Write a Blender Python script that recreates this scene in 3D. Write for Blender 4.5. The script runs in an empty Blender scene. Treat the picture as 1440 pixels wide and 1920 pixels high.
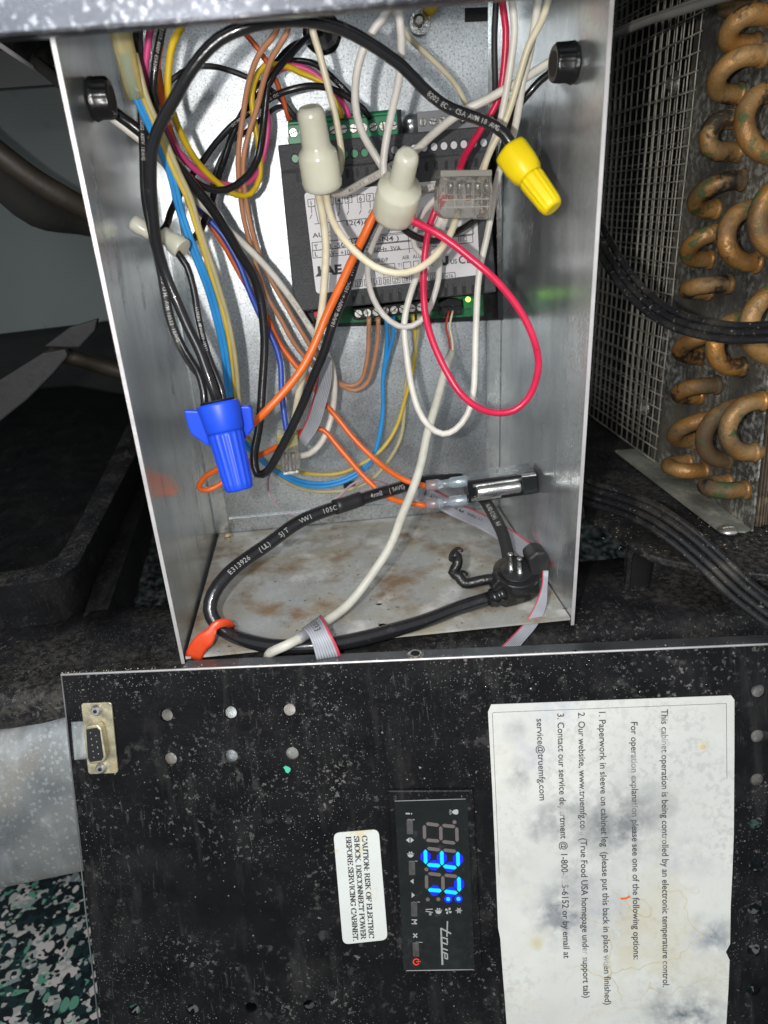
import bpy, bmesh, math, random
from mathutils import Vector, Matrix
random.seed(7)
S = bpy.context.scene
COL = S.collection
# ------------------------------------------------------------------ camera
CX = Vector((0.99280331, -0.0938527, 0.07438589))     # box X / Y / Z axes seen in camera axes (right, down, forward)
CY = Vector((-0.10593149, -0.39851679, 0.91102299))
CZ = Vector((-0.05585795, -0.91234644, -0.40559075))
FPX = 1307.0
CAM = Vector((-0.01792389, -0.42468436, 0.19306761))
MW = Matrix((CX, CY, CZ))                              # camera axes -> world
right = MW @ Vector((1, 0, 0)); down = MW @ Vector((0, 1, 0)); fwd = MW @ Vector((0, 0, 1))
cd = bpy.data.cameras.new('camera'); cam = bpy.data.objects.new('camera', cd); COL.objects.link(cam)
R3 = Matrix((right, -down, -fwd)).transposed().to_4x4()
cam.matrix_world = Matrix.Translation(CAM) @ R3
cd.sensor_fit = 'VERTICAL'; cd.sensor_height = 36; cd.lens = FPX / 1920 * 36
cd.clip_start = 0.01; cd.clip_end = 20
cd.dof.use_dof = True; cd.dof.focus_distance = 0.335; cd.dof.aperture_fstop = 9.5
S.camera = cam
# ------------------------------------------------------------------ light
w = bpy.data.worlds.new('World'); S.world = w; w.use_nodes = True
bg = w.node_tree.nodes['Background']; bg.inputs[0].default_value = (0.86, 0.95, 1.0, 1); bg.inputs[1].default_value = 0.40
def lamp(name, kind, loc, energy, color, target=None, **kw):
    ld = bpy.data.lights.new(name, kind); ld.energy = energy; ld.color = color
    for k, v in kw.items(): setattr(ld, k, v)
    o = bpy.data.objects.new(name, ld); COL.objects.link(o); o.location = loc
    if target is not None: o.rotation_euler = (Vector(target) - Vector(loc)).to_track_quat('-Z', 'Y').to_euler()
    return o
lamp('flash_lamp', 'POINT', CAM + right * -0.034 + down * -0.006, 2.7, (1, 0.97, 0.93), shadow_soft_size=0.0035)
lamp('room_daylight_fill', 'AREA', (-0.35, -1.3, 0.85), 9, (0.95, 0.98, 1.0), (0, -0.1, 0.05), size=0.7)  # soft area light added to stand in for ambient room daylight
S.view_settings.view_transform = 'Standard'; S.view_settings.look = 'None'
S.view_settings.exposure = 0.18; S.view_settings.gamma = 1
S.cycles.max_bounces = 8; S.cycles.transparent_max_bounces = 12

# ------------------------------------------------------------------ measuring helpers
def ray(x, y): return MW @ Vector((x - 720, y - 960, FPX))
def P(x, y, d):                                        # d = millimetres in front of the box's back panel
    r = ray(x, y); return CAM + r * ((-d / 1000 - CAM.y) / r.y)
def PX(x, y, X): r = ray(x, y); return CAM + r * ((X - CAM.x) / r.x)
def PZ(x, y, Z): r = ray(x, y); return CAM + r * ((Z - CAM.z) / r.z)
def pt(q):
    if len(q) == 4 and q[2] == 'X': return PX(q[0], q[1], q[3] / 1000)
    if len(q) == 4: return PZ(q[0], q[1], q[3] / 1000)
    return P(*q)
def zcam(p): return (p - CAM).dot(fwd)
def mm(px, p): return px * zcam(p) / FPX               # size in metres of px pixels at p
COVER_N = Vector((0.11566867, 0.94095442, -0.31815961)).normalized()
_r = ray(780, 1236); COVER_0 = CAM + _r * (0.312 / FPX)
def PC(x, y, off=0.0):                                 # point on the loose black cover, off metres in front
    r = ray(x, y); p0 = COVER_0 - COVER_N * off
    return CAM + r * ((p0 - CAM).dot(COVER_N) / r.dot(COVER_N))

# ------------------------------------------------------------------ materials
def mat(name, col, rough=0.5, metal=0.0, var=0.12, scale=60, bump=0.0, bscale=300, trans=0.0, sss=0.0, col2=None, emit=None, es=1.0, coat=0.0, ior=1.5, rvar=0.08, stretch=None, spec=0.5, alpha=1.0):
    m = bpy.data.materials.new(name); m.use_nodes = True; nt = m.node_tree; N = nt.nodes; L = nt.links
    b = N['Principled BSDF']; b.inputs['Roughness'].default_value = rough; b.inputs['Metallic'].default_value = metal
    b.inputs['IOR'].default_value = ior; b.inputs['Coat Weight'].default_value = coat; b.inputs['Alpha'].default_value = alpha
    b.inputs['Specular IOR Level'].default_value = spec
    b.inputs['Transmission Weight'].default_value = trans
    if sss: b.inputs['Subsurface Weight'].default_value = sss; b.inputs['Subsurface Radius'].default_value = (0.004, 0.004, 0.003); b.inputs['Subsurface Scale'].default_value = 1
    tc = N.new('ShaderNodeTexCoord'); mp = N.new('ShaderNodeMapping'); L.new(tc.outputs['Object'], mp.inputs[0])
    if stretch: mp.inputs['Scale'].default_value = stretch
    n = N.new('ShaderNodeTexNoise'); n.inputs['Scale'].default_value = scale; n.inputs['Detail'].default_value = 5; L.new(mp.outputs[0], n.inputs[0])
    mix = N.new('ShaderNodeMix'); mix.data_type = 'RGBA'
    c1 = tuple(max(0, c * (1 - var)) for c in col); c2 = col2 or tuple(min(1, c * (1 + var)) for c in col)
    mix.inputs[6].default_value = (*c1, 1); mix.inputs[7].default_value = (*c2, 1)
    rp = N.new('ShaderNodeMapRange'); rp.inputs[1].default_value = 0.3; rp.inputs[2].default_value = 0.7; L.new(n.outputs[0], rp.inputs[0])
    L.new(rp.outputs[0], mix.inputs[0]); L.new(mix.outputs[2], b.inputs['Base Color'])
    rr = N.new('ShaderNodeMapRange'); rr.inputs[3].default_value = max(0.02, rough - rvar); rr.inputs[4].default_value = min(1, rough + rvar)
    L.new(n.outputs[0], rr.inputs[0]); L.new(rr.outputs[0], b.inputs['Roughness'])
    if bump:
        n2 = N.new('ShaderNodeTexNoise'); n2.inputs['Scale'].default_value = bscale; n2.inputs['Detail'].default_value = 3; L.new(mp.outputs[0], n2.inputs[0])
        bp = N.new('ShaderNodeBump'); bp.inputs['Strength'].default_value = bump; bp.inputs['Distance'].default_value = 0.001
        L.new(n2.outputs[0], bp.inputs['Height']); L.new(bp.outputs[0], b.inputs['Normal'])
    if emit: b.inputs['Emission Color'].default_value = (*emit, 1); b.inputs['Emission Strength'].default_value = es
    m['mix'] = 1
    return m
def nodes_of(m): return m.node_tree.nodes, m.node_tree.links
def base_mix(m): return [n for n in m.node_tree.nodes if n.type == 'MIX'][0]
def layer(m, maker, color, fac=1.0, rough=None):
    """lay a colour over the base colour where maker(N, L, texcoord output) gives a mask"""
    N, L = nodes_of(m); b = N['Principled BSDF']; src = b.inputs['Base Color'].links[0].from_socket
    tc = [n for n in N if n.type == 'TEX_COORD'][0]
    mask = maker(N, L, tc.outputs['Object'])
    ml = N.new('ShaderNodeMath'); ml.operation = 'MULTIPLY'; ml.inputs[1].default_value = fac; L.new(mask, ml.inputs[0])
    x = N.new('ShaderNodeMix'); x.data_type = 'RGBA'; L.new(ml.outputs[0], x.inputs[0]); L.new(src, x.inputs[6]); x.inputs[7].default_value = (*color, 1)
    L.new(x.outputs[2], b.inputs['Base Color'])
    if rough is not None:
        rs = b.inputs['Roughness'].links[0].from_socket
        y = N.new('ShaderNodeMix'); y.data_type = 'FLOAT'; L.new(ml.outputs[0], y.inputs[0]); L.new(rs, y.inputs[2]); y.inputs[3].default_value = rough
        L.new(y.outputs[0], b.inputs['Roughness'])
        if b.inputs['Metallic'].default_value > 0.1:
            z = N.new('ShaderNodeMix'); z.data_type = 'FLOAT'; L.new(ml.outputs[0], z.inputs[0])
            if b.inputs['Metallic'].links: L.new(b.inputs['Metallic'].links[0].from_socket, z.inputs[2])
            else: z.inputs[2].default_value = b.inputs['Metallic'].default_value
            z.inputs[3].default_value = 0.1; L.new(z.outputs[0], b.inputs['Metallic'])
    return m
def noise_mask(scale, lo, hi, stretch=(1, 1, 1), detail=6, seed=0.0, rough=0.6):
    def f(N, L, tc):
        mp = N.new('ShaderNodeMapping'); mp.inputs['Scale'].default_value = stretch; mp.inputs['Location'].default_value = (seed, seed * 1.7, seed * .6); L.new(tc, mp.inputs[0])
        n = N.new('ShaderNodeTexNoise'); n.inputs['Scale'].default_value = scale; n.inputs['Detail'].default_value = detail; n.inputs['Roughness'].default_value = rough; L.new(mp.outputs[0], n.inputs[0])
        r = N.new('ShaderNodeMapRange'); r.inputs[1].default_value = lo; r.inputs[2].default_value = hi; L.new(n.outputs[0], r.inputs[0]); return r.outputs[0]
    return f
def speck_mask(scale, size, keep, seed=0.0):
    def f(N, L, tc):
        mp = N.new('ShaderNodeMapping'); mp.inputs['Location'].default_value = (seed, seed, seed); L.new(tc, mp.inputs[0])
        nz = N.new('ShaderNodeTexNoise'); nz.inputs['Scale'].default_value = scale * 1.5; L.new(mp.outputs[0], nz.inputs[0])
        va = N.new('ShaderNodeVectorMath'); va.operation = 'SCALE'; va.inputs['Scale'].default_value = 1.0 / scale; L.new(nz.outputs['Color'], va.inputs[0])
        ad = N.new('ShaderNodeVectorMath'); ad.operation = 'ADD'; L.new(mp.outputs[0], ad.inputs[0]); L.new(va.outputs[0], ad.inputs[1])
        v = N.new('ShaderNodeTexVoronoi'); v.inputs['Scale'].default_value = scale; L.new(ad.outputs[0], v.inputs['Vector'])
        a = N.new('ShaderNodeMapRange'); a.inputs[1].default_value = size; a.inputs[2].default_value = size * 0.5; L.new(v.outputs['Distance'], a.inputs[0])
        s = N.new('ShaderNodeSeparateColor'); L.new(v.outputs['Color'], s.inputs[0])
        g = N.new('ShaderNodeMath'); g.operation = 'LESS_THAN'; g.inputs[1].default_value = keep; L.new(s.outputs[0], g.inputs[0])
        p = N.new('ShaderNodeMath'); p.operation = 'MULTIPLY'; L.new(a.outputs[0], p.inputs[0]); L.new(g.outputs[0], p.inputs[1]); return p.outputs[0]
    return f
def both(f, g):
    def h(N, L, tc):
        p = N.new('ShaderNodeMath'); p.operation = 'MULTIPLY'; L.new(f(N, L, tc), p.inputs[0]); L.new(g(N, L, tc), p.inputs[1]); return p.outputs[0]
    return h
def spot_mask(c, r, soft=0.5):
    def f(N, L, tc):
        nz = N.new('ShaderNodeTexNoise'); nz.inputs['Scale'].default_value = 90; nz.inputs['Detail'].default_value = 5; L.new(tc, nz.inputs[0])
        va = N.new('ShaderNodeVectorMath'); va.operation = 'MULTIPLY_ADD'; va.inputs[1].default_value = (r, r, r); va.inputs[2].default_value = (-r / 2,) * 3; L.new(nz.outputs['Color'], va.inputs[0])
        ad = N.new('ShaderNodeVectorMath'); ad.operation = 'ADD'; L.new(tc, ad.inputs[0]); L.new(va.outputs[0], ad.inputs[1])
        d = N.new('ShaderNodeVectorMath'); d.operation = 'DISTANCE'; d.inputs[1].default_value = c; L.new(ad.outputs[0], d.inputs[0])
        a = N.new('ShaderNodeMapRange'); a.inputs[1].default_value = r; a.inputs[2].default_value = r * (1 - soft); L.new(d.outputs['Value'], a.inputs[0]); return a.outputs[0]
    return f

def galv(name, col=(0.60, 0.635, 0.65), rough=0.36, dirt=0.0, stretch=(1, 1, 1), metal=0.86, grain=0.16):
    m = mat(name, col, rough, metal, var=0.16, scale=38, bump=grain, bscale=2600, rvar=0.12, stretch=stretch)
    N, L = nodes_of(m)
    layer(m, speck_mask(420, 0.5, 0.5), (0.78, 0.8, 0.82), 0.28)
    layer(m, speck_mask(650, 0.45, 0.4, 3), (0.38, 0.4, 0.43), 0.3)
    layer(m, noise_mask(14, 0.5, 0.8, (3.2, 1, 0.5), seed=2), (0.36, 0.39, 0.41), 0.35)
    if dirt:
        layer(m, noise_mask(28, 0.40, 0.66, seed=5), (0.44, 0.385, 0.28), dirt * .85, 0.75)
        layer(m, noise_mask(40, 0.49, 0.66, seed=9, detail=9), (0.26, 0.17, 0.095), dirt, 0.85)
        layer(m, noise_mask(38, 0.52, 0.66, seed=12), (0.80, 0.80, 0.79), dirt * .8, 0.7)
        layer(m, speck_mask(230, 0.2, 0.2), (0.12, 0.09, 0.06), dirt, 0.8)
    return m
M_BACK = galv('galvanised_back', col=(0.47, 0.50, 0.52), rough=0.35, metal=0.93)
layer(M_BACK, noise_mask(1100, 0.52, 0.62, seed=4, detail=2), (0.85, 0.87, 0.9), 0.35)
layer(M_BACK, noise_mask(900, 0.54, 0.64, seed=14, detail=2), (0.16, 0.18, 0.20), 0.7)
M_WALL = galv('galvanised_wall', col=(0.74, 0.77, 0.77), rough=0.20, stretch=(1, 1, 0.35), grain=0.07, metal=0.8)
layer(M_WALL, noise_mask(24, 0.47, 0.6, (1, 1, .28), seed=6), (0.34, 0.37, 0.385), 0.5)  # dark streaks in the colour, for brushed grain and mirror-like reflections
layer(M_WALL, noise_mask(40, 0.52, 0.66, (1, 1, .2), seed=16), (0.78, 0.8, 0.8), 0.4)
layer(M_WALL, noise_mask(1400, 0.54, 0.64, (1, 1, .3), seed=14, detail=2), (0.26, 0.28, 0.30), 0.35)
layer(M_WALL, both(noise_mask(110, 0.55, 0.68, (1, 1, .35), seed=3), noise_mask(12, 0.45, 0.6, seed=8)), (0.22, 0.23, 0.23), 0.5, 0.5)
M_FLOOR = galv('galvanised_stained', col=(0.56, 0.575, 0.56), rough=0.47, dirt=0.95, metal=0.5)
M_RAIL = galv('galvanised_rail', col=(0.125, 0.13, 0.15), rough=0.26, metal=1.0)
M_EDGE = mat('cut_edge', (0.78, 0.74, 0.74), 0.42, 0.5, bump=0.2)
M_PANEL = galv('galvanised_dusty', col=(0.26, 0.275, 0.285), rough=0.42, dirt=0.3, metal=0.8)
layer(M_PANEL, noise_mask(30, 0.5, 0.62, (1, 1, .5), seed=33), (0.52, 0.56, 0.6), 0.5)
def ins(name, col, rough=0.36, **k): return mat(name, col, rough, 0, var=k.pop('var', 0.10), scale=k.pop('scale', 130), bump=0.06, bscale=700, **k)
M_BLACK = ins('black_insulation', (0.015, 0.015, 0.017), 0.22, coat=.3); layer(M_BLACK, noise_mask(160, 0.62, 0.75), (0.10, 0.09, 0.08), 0.3, 0.6)
M_BLACKM = ins('matt_black_insulation', (0.028, 0.027, 0.028), 0.5); layer(M_BLACKM, noise_mask(120, 0.55, 0.75), (0.13, 0.11, 0.09), 0.35, 0.7)
M_DUSTC = ins('dusty_black_cord', (0.022, 0.022, 0.024), 0.42); layer(M_DUSTC, noise_mask(60, 0.5, 0.72, seed=4), (0.14, 0.12, 0.09), 0.45, 0.7)
M_CORD = ins('glossy_dusty_cord', (0.016, 0.016, 0.018), 0.18, coat=.6); layer(M_CORD, noise_mask(50, 0.5, 0.7, seed=4), (0.12, 0.105, 0.08), 0.4, 0.6); layer(M_CORD, noise_mask(500, 0.62, 0.7, seed=9), (0.35, .33, .28), 0.5, 0.7)
M_TAPE = mat('sticky_black_tape', (0.014, 0.013, 0.013), 0.35, var=.3, bump=1.0, bscale=260); layer(M_TAPE, noise_mask(200, .6, .7), (.14, .11, .08), .6, .8)
M_WHITE = ins('white_insulation', (0.76, 0.72, 0.65)); layer(M_WHITE, noise_mask(150, 0.6, 0.72), (0.5, 0.40, 0.26), 0.4)
M_CREAM = ins('cream_insulation', (0.74, 0.66, 0.48)); layer(M_CREAM, noise_mask(120, 0.56, 0.72), (0.55, 0.40, 0.22), 0.4)
M_PALE = ins('greyish_white_insulation', (0.70, 0.66, 0.62))
M_RED = ins('crimson_insulation', (0.66, 0.018, 0.075), 0.3)
M_PINK = ins('pink_insulation', (0.72, 0.075, 0.26), 0.4)
M_YEL = ins('yellow_insulation', (0.74, 0.50, 0.015), 0.4)
M_OCHRE = ins('ochre_insulation', (0.66, 0.47, 0.07), 0.42)
M_OLIVE = ins('beige_olive_insulation', (0.48, 0.42, 0.24), 0.42)
M_ORANGE = ins('orange_insulation', (0.82, 0.15, 0.02), 0.34)
M_DORANGE = ins('dark_orange_insulation', (0.60, 0.10, 0.025), 0.4)
M_TAN = ins('tan_insulation', (0.50, 0.235, 0.125), 0.42)
M_BLUE = ins('blue_insulation', (0.03, 0.29, 0.68), 0.4)
M_DBLUE = ins('dark_blue_insulation', (0.03, 0.085, 0.46), 0.36)
M_NAVY = ins('navy_insulation', (0.016, 0.02, 0.10), 0.4)
M_GREYC = ins('grey_white_cable', (0.60, 0.58, 0.51), 0.45); layer(M_GREYC, noise_mask(100, 0.55, 0.72), (0.35, 0.30, 0.2), 0.4)
M_REDW = ins('thin_red_insulation', (0.50, 0.05, 0.03))
M_WEB = ins('ribbon_web', (0.10, 0.10, 0.115), .6)
M_RIB = ins('ribbon_grey', (0.40, 0.41, 0.45), 0.42)
M_RIBR = ins('ribbon_red', (0.62, 0.05, 0.10), 0.4)
M_PRINT = mat('white_print', (0.40, 0.39, 0.37), 0.6, var=0.3, scale=900)
M_PRINTC = mat('cord_print', (0.34, 0.34, 0.33), 0.6, var=0.3, scale=900)
M_PRINTD = mat('faint_dark_print', (0.30, 0.27, 0.26), 0.6, var=0.3, scale=900)
M_INK = mat('black_ink', (0.05, 0.05, 0.055), 0.6, var=0.4, scale=300)
M_GINK = mat('grey_ink', (0.09, 0.085, 0.09), 0.6, var=0.3, scale=500)
M_MODULE = mat('black_plastic_housing', (0.045, 0.046, 0.05), 0.42, bump=0.55, bscale=1500, var=.15)
layer(M_MODULE, noise_mask(1300, 0.6, 0.7), (0.16, 0.16, 0.17), 0.45)
M_DARK = mat('deep_black', (0.008, 0.008, 0.009), 0.6)
M_BPLAS = mat('black_plastic', (0.010, 0.010, 0.011), 0.27, bump=0.1)
M_GTERM = mat('green_terminal', (0.02, 0.24, 0.105), 0.36)
M_PCB = mat('green_circuit_board', (0.012, 0.17, 0.06), 0.4, var=0.3, scale=400)
M_GRTERM = mat('grey_terminal', (0.25, 0.25, 0.27), 0.4)
M_SCREW = mat('screw_steel', (0.74, 0.71, 0.66), 0.28, 0.9, var=0.25, scale=900, rvar=0.15)
M_RUSTSC = mat('tarnished_screw', (0.50, 0.42, 0.30), 0.4, 0.8, var=0.4, scale=900)
M_LABEL = mat('white_label', (0.74, 0.72, 0.74), 0.45, var=0.04)
M_MILK = mat('milky_nylon', (0.90, 0.88, 0.72), 0.22, sss=0.7, var=0.04, trans=0.3, coat=.4)
M_CLEAR = mat('clear_plastic', (0.90, 0.86, 0.80), 0.12, trans=0.92, var=0.05, bump=0.4, bscale=300)
M_SHEATH = mat('yellowed_clear_tube', (0.80, 0.70, 0.38), 0.22, trans=0.7, sss=0.0, ior=1.2)
M_YNUT = mat('yellow_nut_plastic', (0.84, 0.62, 0.0), 0.42, var=0.05, sss=0.1)
M_BNUT = mat('blue_nut_plastic', (0.012, 0.075, 0.72), 0.40, var=0.06)
M_COPPER = mat('bare_copper', (0.72, 0.32, 0.15), 0.35, 1.0)
M_TIN = mat('tinned_metal', (0.72, 0.72, 0.70), 0.22, 0.95, bump=0.2, bscale=900)
M_BLUECLR = mat('pale_blue_clear_sleeve', (0.66, 0.76, 0.86), 0.2, trans=0.75)
M_STRAP = mat('red_strap', (0.72, 0.045, 0.012), 0.33, col2=(0.84, 0.10, 0.03)); layer(M_STRAP, noise_mask(160, 0.62, 0.7), (0.6, 0.45, 0.35), 0.5)
def black_dusty(name, base=(0.008, 0.008, 0.009), rough=0.36, specks=1.0):
    m = mat(name, base, rough, 0.0, var=0.3, scale=55, bump=0.25, bscale=420, rvar=0.1, spec=0.13)
    layer(m, noise_mask(42, 0.52, 0.75, seed=1), (0.026, 0.025, 0.025), 0.6, 0.5)
    layer(m, both(noise_mask(150, 0.58, 0.66, seed=6), noise_mask(20, .45, .6, seed=2)), (0.075, 0.072, 0.07), 0.6 * specks, 0.6)
    layer(m, both(speck_mask(640, 0.28, 0.05, 1), noise_mask(17, .48, .62, seed=3)), (0.42, 0.40, 0.36), 0.7 * specks, 0.7)
    layer(m, both(speck_mask(1350, 0.34, 0.15, 2), noise_mask(14, .44, .62, seed=4)), (0.42, 0.41, 0.39), 0.8 * specks, 0.7)
    layer(m, both(speck_mask(300, 0.16, 0.05, 4), noise_mask(50, .45, .6, seed=7)), (0.5, 0.47, 0.4), 0.7 * specks, 0.7)
    layer(m, noise_mask(30, 0.56, 0.72, (3.5, 1, .6), seed=31), (0.05, 0.048, 0.047), 0.4, 0.55)
    layer(m, both(noise_mask(210, 0.60, 0.66, (4, 1, .25), seed=41), noise_mask(16, .5, .6, seed=12)), (0.20, 0.195, 0.19), 0.16 * specks, 0.6)
    layer(m, both(noise_mask(420, 0.58, 0.64, seed=16), noise_mask(33, .48, .62, seed=22)), (0.24, 0.23, 0.215), 0.6 * specks, 0.7)
    return m
M_COVER = black_dusty('black_painted_steel')
M_FRAME = black_dusty('dusty_black_frame', (0.016, 0.016, 0.018), 0.38, 0.8); layer(M_FRAME, both(noise_mask(22, 0.42, 0.6, seed=14), noise_mask(320, .42, .6)), (0.12, 0.11, 0.092), 0.42, 0.85)
M_TUB = black_dusty('dusty_black_tub', (0.012, 0.012, 0.013), 0.5, 0.35)
M_FLANGE = mat('brightened_black_steel', (0.12, 0.13, 0.14), 0.33, 0.6, bump=0.1, var=.3)  # black steel coloured lighter for the light the cover's top flange reflects
M_PLATE = mat('grimy_end_plate', (0.085, 0.082, 0.077), 0.6, 0.3, var=0.35, scale=50, bump=0.5, bscale=500)
layer(M_PLATE, noise_mask(22, 0.44, 0.62, seed=3), (0.20, 0.175, 0.125), 0.6, 0.8)
layer(M_PLATE, both(noise_mask(260, 0.46, 0.60), noise_mask(24, .40, .58, seed=7)), (0.46, 0.46, 0.42), 0.7, 0.8)
layer(M_PLATE, noise_mask(60, 0.6, 0.7, seed=11), (0.04, 0.035, 0.03), 0.7, 0.8)
M_FOOT = mat('dusty_flange', (0.25, 0.255, 0.22), 0.6, 0.3, var=0.3, scale=60, bump=0.5); layer(M_FOOT, noise_mask(130, 0.52, 0.66), (0.40, 0.36, 0.26), 0.6, 0.8)
M_BEND = mat('aged_copper', (0.40, 0.195, 0.055), 0.38, 0.45, var=0.45, scale=55, bump=0.35, bscale=600, rvar=0.15)
layer(M_BEND, noise_mask(45, 0.46, 0.62, seed=21), (0.25, 0.19, 0.10), 0.55, 0.7)
layer(M_BEND, noise_mask(300, 0.55, 0.66, seed=2), (0.12, 0.09, 0.05), 0.6, 0.8)
layer(M_BEND, noise_mask(22, 0.5, 0.62, seed=52), (0.07, 0.052, 0.035), 0.85, 0.8)
layer(M_BEND, both(noise_mask(120, 0.5, 0.56, seed=31), noise_mask(40, .5, .56, seed=5)), (0.055, 0.09, 0.03), 0.9, 0.7)
layer(M_BEND, both(noise_mask(34, 0.54, 0.58, seed=41), noise_mask(190, .4, .5)), (0.015, 0.013, 0.012), 0.9, 0.6)
M_MESH = mat('mesh_wire', (0.42, 0.39, 0.33), 0.45, 0.4, var=0.5, scale=120)
M_FIN = mat('dirty_fins', (0.10, 0.075, 0.05), 0.8, 0.2, var=0.5, scale=80, bump=0.5); layer(M_FIN, noise_mask(140, 0.52, 0.62), (0.30, 0.23, 0.15), 0.6)
M_GREEN_PANEL = mat('grey_green_sheet', (0.085, 0.10, 0.10), 0.55, 0.2, var=0.1, scale=14); layer(M_GREEN_PANEL, speck_mask(60, .2, .3), (0.06, 0.07, 0.07), 0.5)
M_FOAM = mat('black_foam', (0.014, 0.013, 0.012), 0.9, bump=0.4)
M_BROWN = mat('brown_hose', (0.024, 0.017, 0.011), 0.55, var=0.3, bump=0.2)
M_PIPEW = mat('grimy_white_pipe', (0.115, 0.108, 0.11), 0.6, var=0.2, bump=0.3); layer(M_PIPEW, noise_mask(60, 0.6, 0.66), (0.05, 0.045, 0.04), 0.8)
M_STICK = mat('paper_sticker', (0.70, 0.70, 0.66), 0.5, var=0.05, scale=40, bump=0.15, bscale=200)
M_CAUT = mat('caution_sticker', (0.72, 0.74, 0.71), 0.42, var=0.03)
layer(M_CAUT, noise_mask(70, 0.60, 0.66, seed=3), (0.70, 0.60, 0.36), 0.7)
M_GLASSB = mat('glossy_black_panel', (0.010, 0.012, 0.013), 0.12, coat=0.5, var=0.2); layer(M_GLASSB, noise_mask(180, 0.6, 0.7), (0.08, 0.085, 0.085), 0.3, 0.4)
M_SEGOFF = mat('unlit_segment', (0.15, 0.125, 0.12), 0.45)
M_SEGHALO = mat('lit_segment_halo', (0.01, 0.01, 0.2), 0.5, emit=(0.0, 0.004, 1.0), es=1.7)
M_SEGON = mat('lit_segment', (0.0, 0.2, 0.5), 0.5, emit=(0.0, 0.62, 1.0), es=1.0)
M_ICON = mat('grey_icon', (0.42, 0.42, 0.41), 0.5)
M_LOGO = mat('logo_grey', (0.36, 0.37, 0.35), 0.4)
M_REDICON = mat('red_icon', (0.75, 0.05, 0.03), 0.5, emit=(1, 0.05, 0.03), es=0.25)
M_BTN = mat('rubber_button', (0.07, 0.068, 0.067), 0.5, var=0.3, scale=400)
M_DSUB = mat('corroded_shell', (0.52, 0.47, 0.33), 0.42, 0.65, var=0.3, scale=200, bump=0.3); layer(M_DSUB, noise_mask(130, 0.55, 0.65), (0.38, 0.25, 0.09), 0.6, 0.7)
M_LED = mat('green_led', (0.2, 0.8, 0.1), 0.3, emit=(0.45, 1.0, 0.08), es=4)

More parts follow.
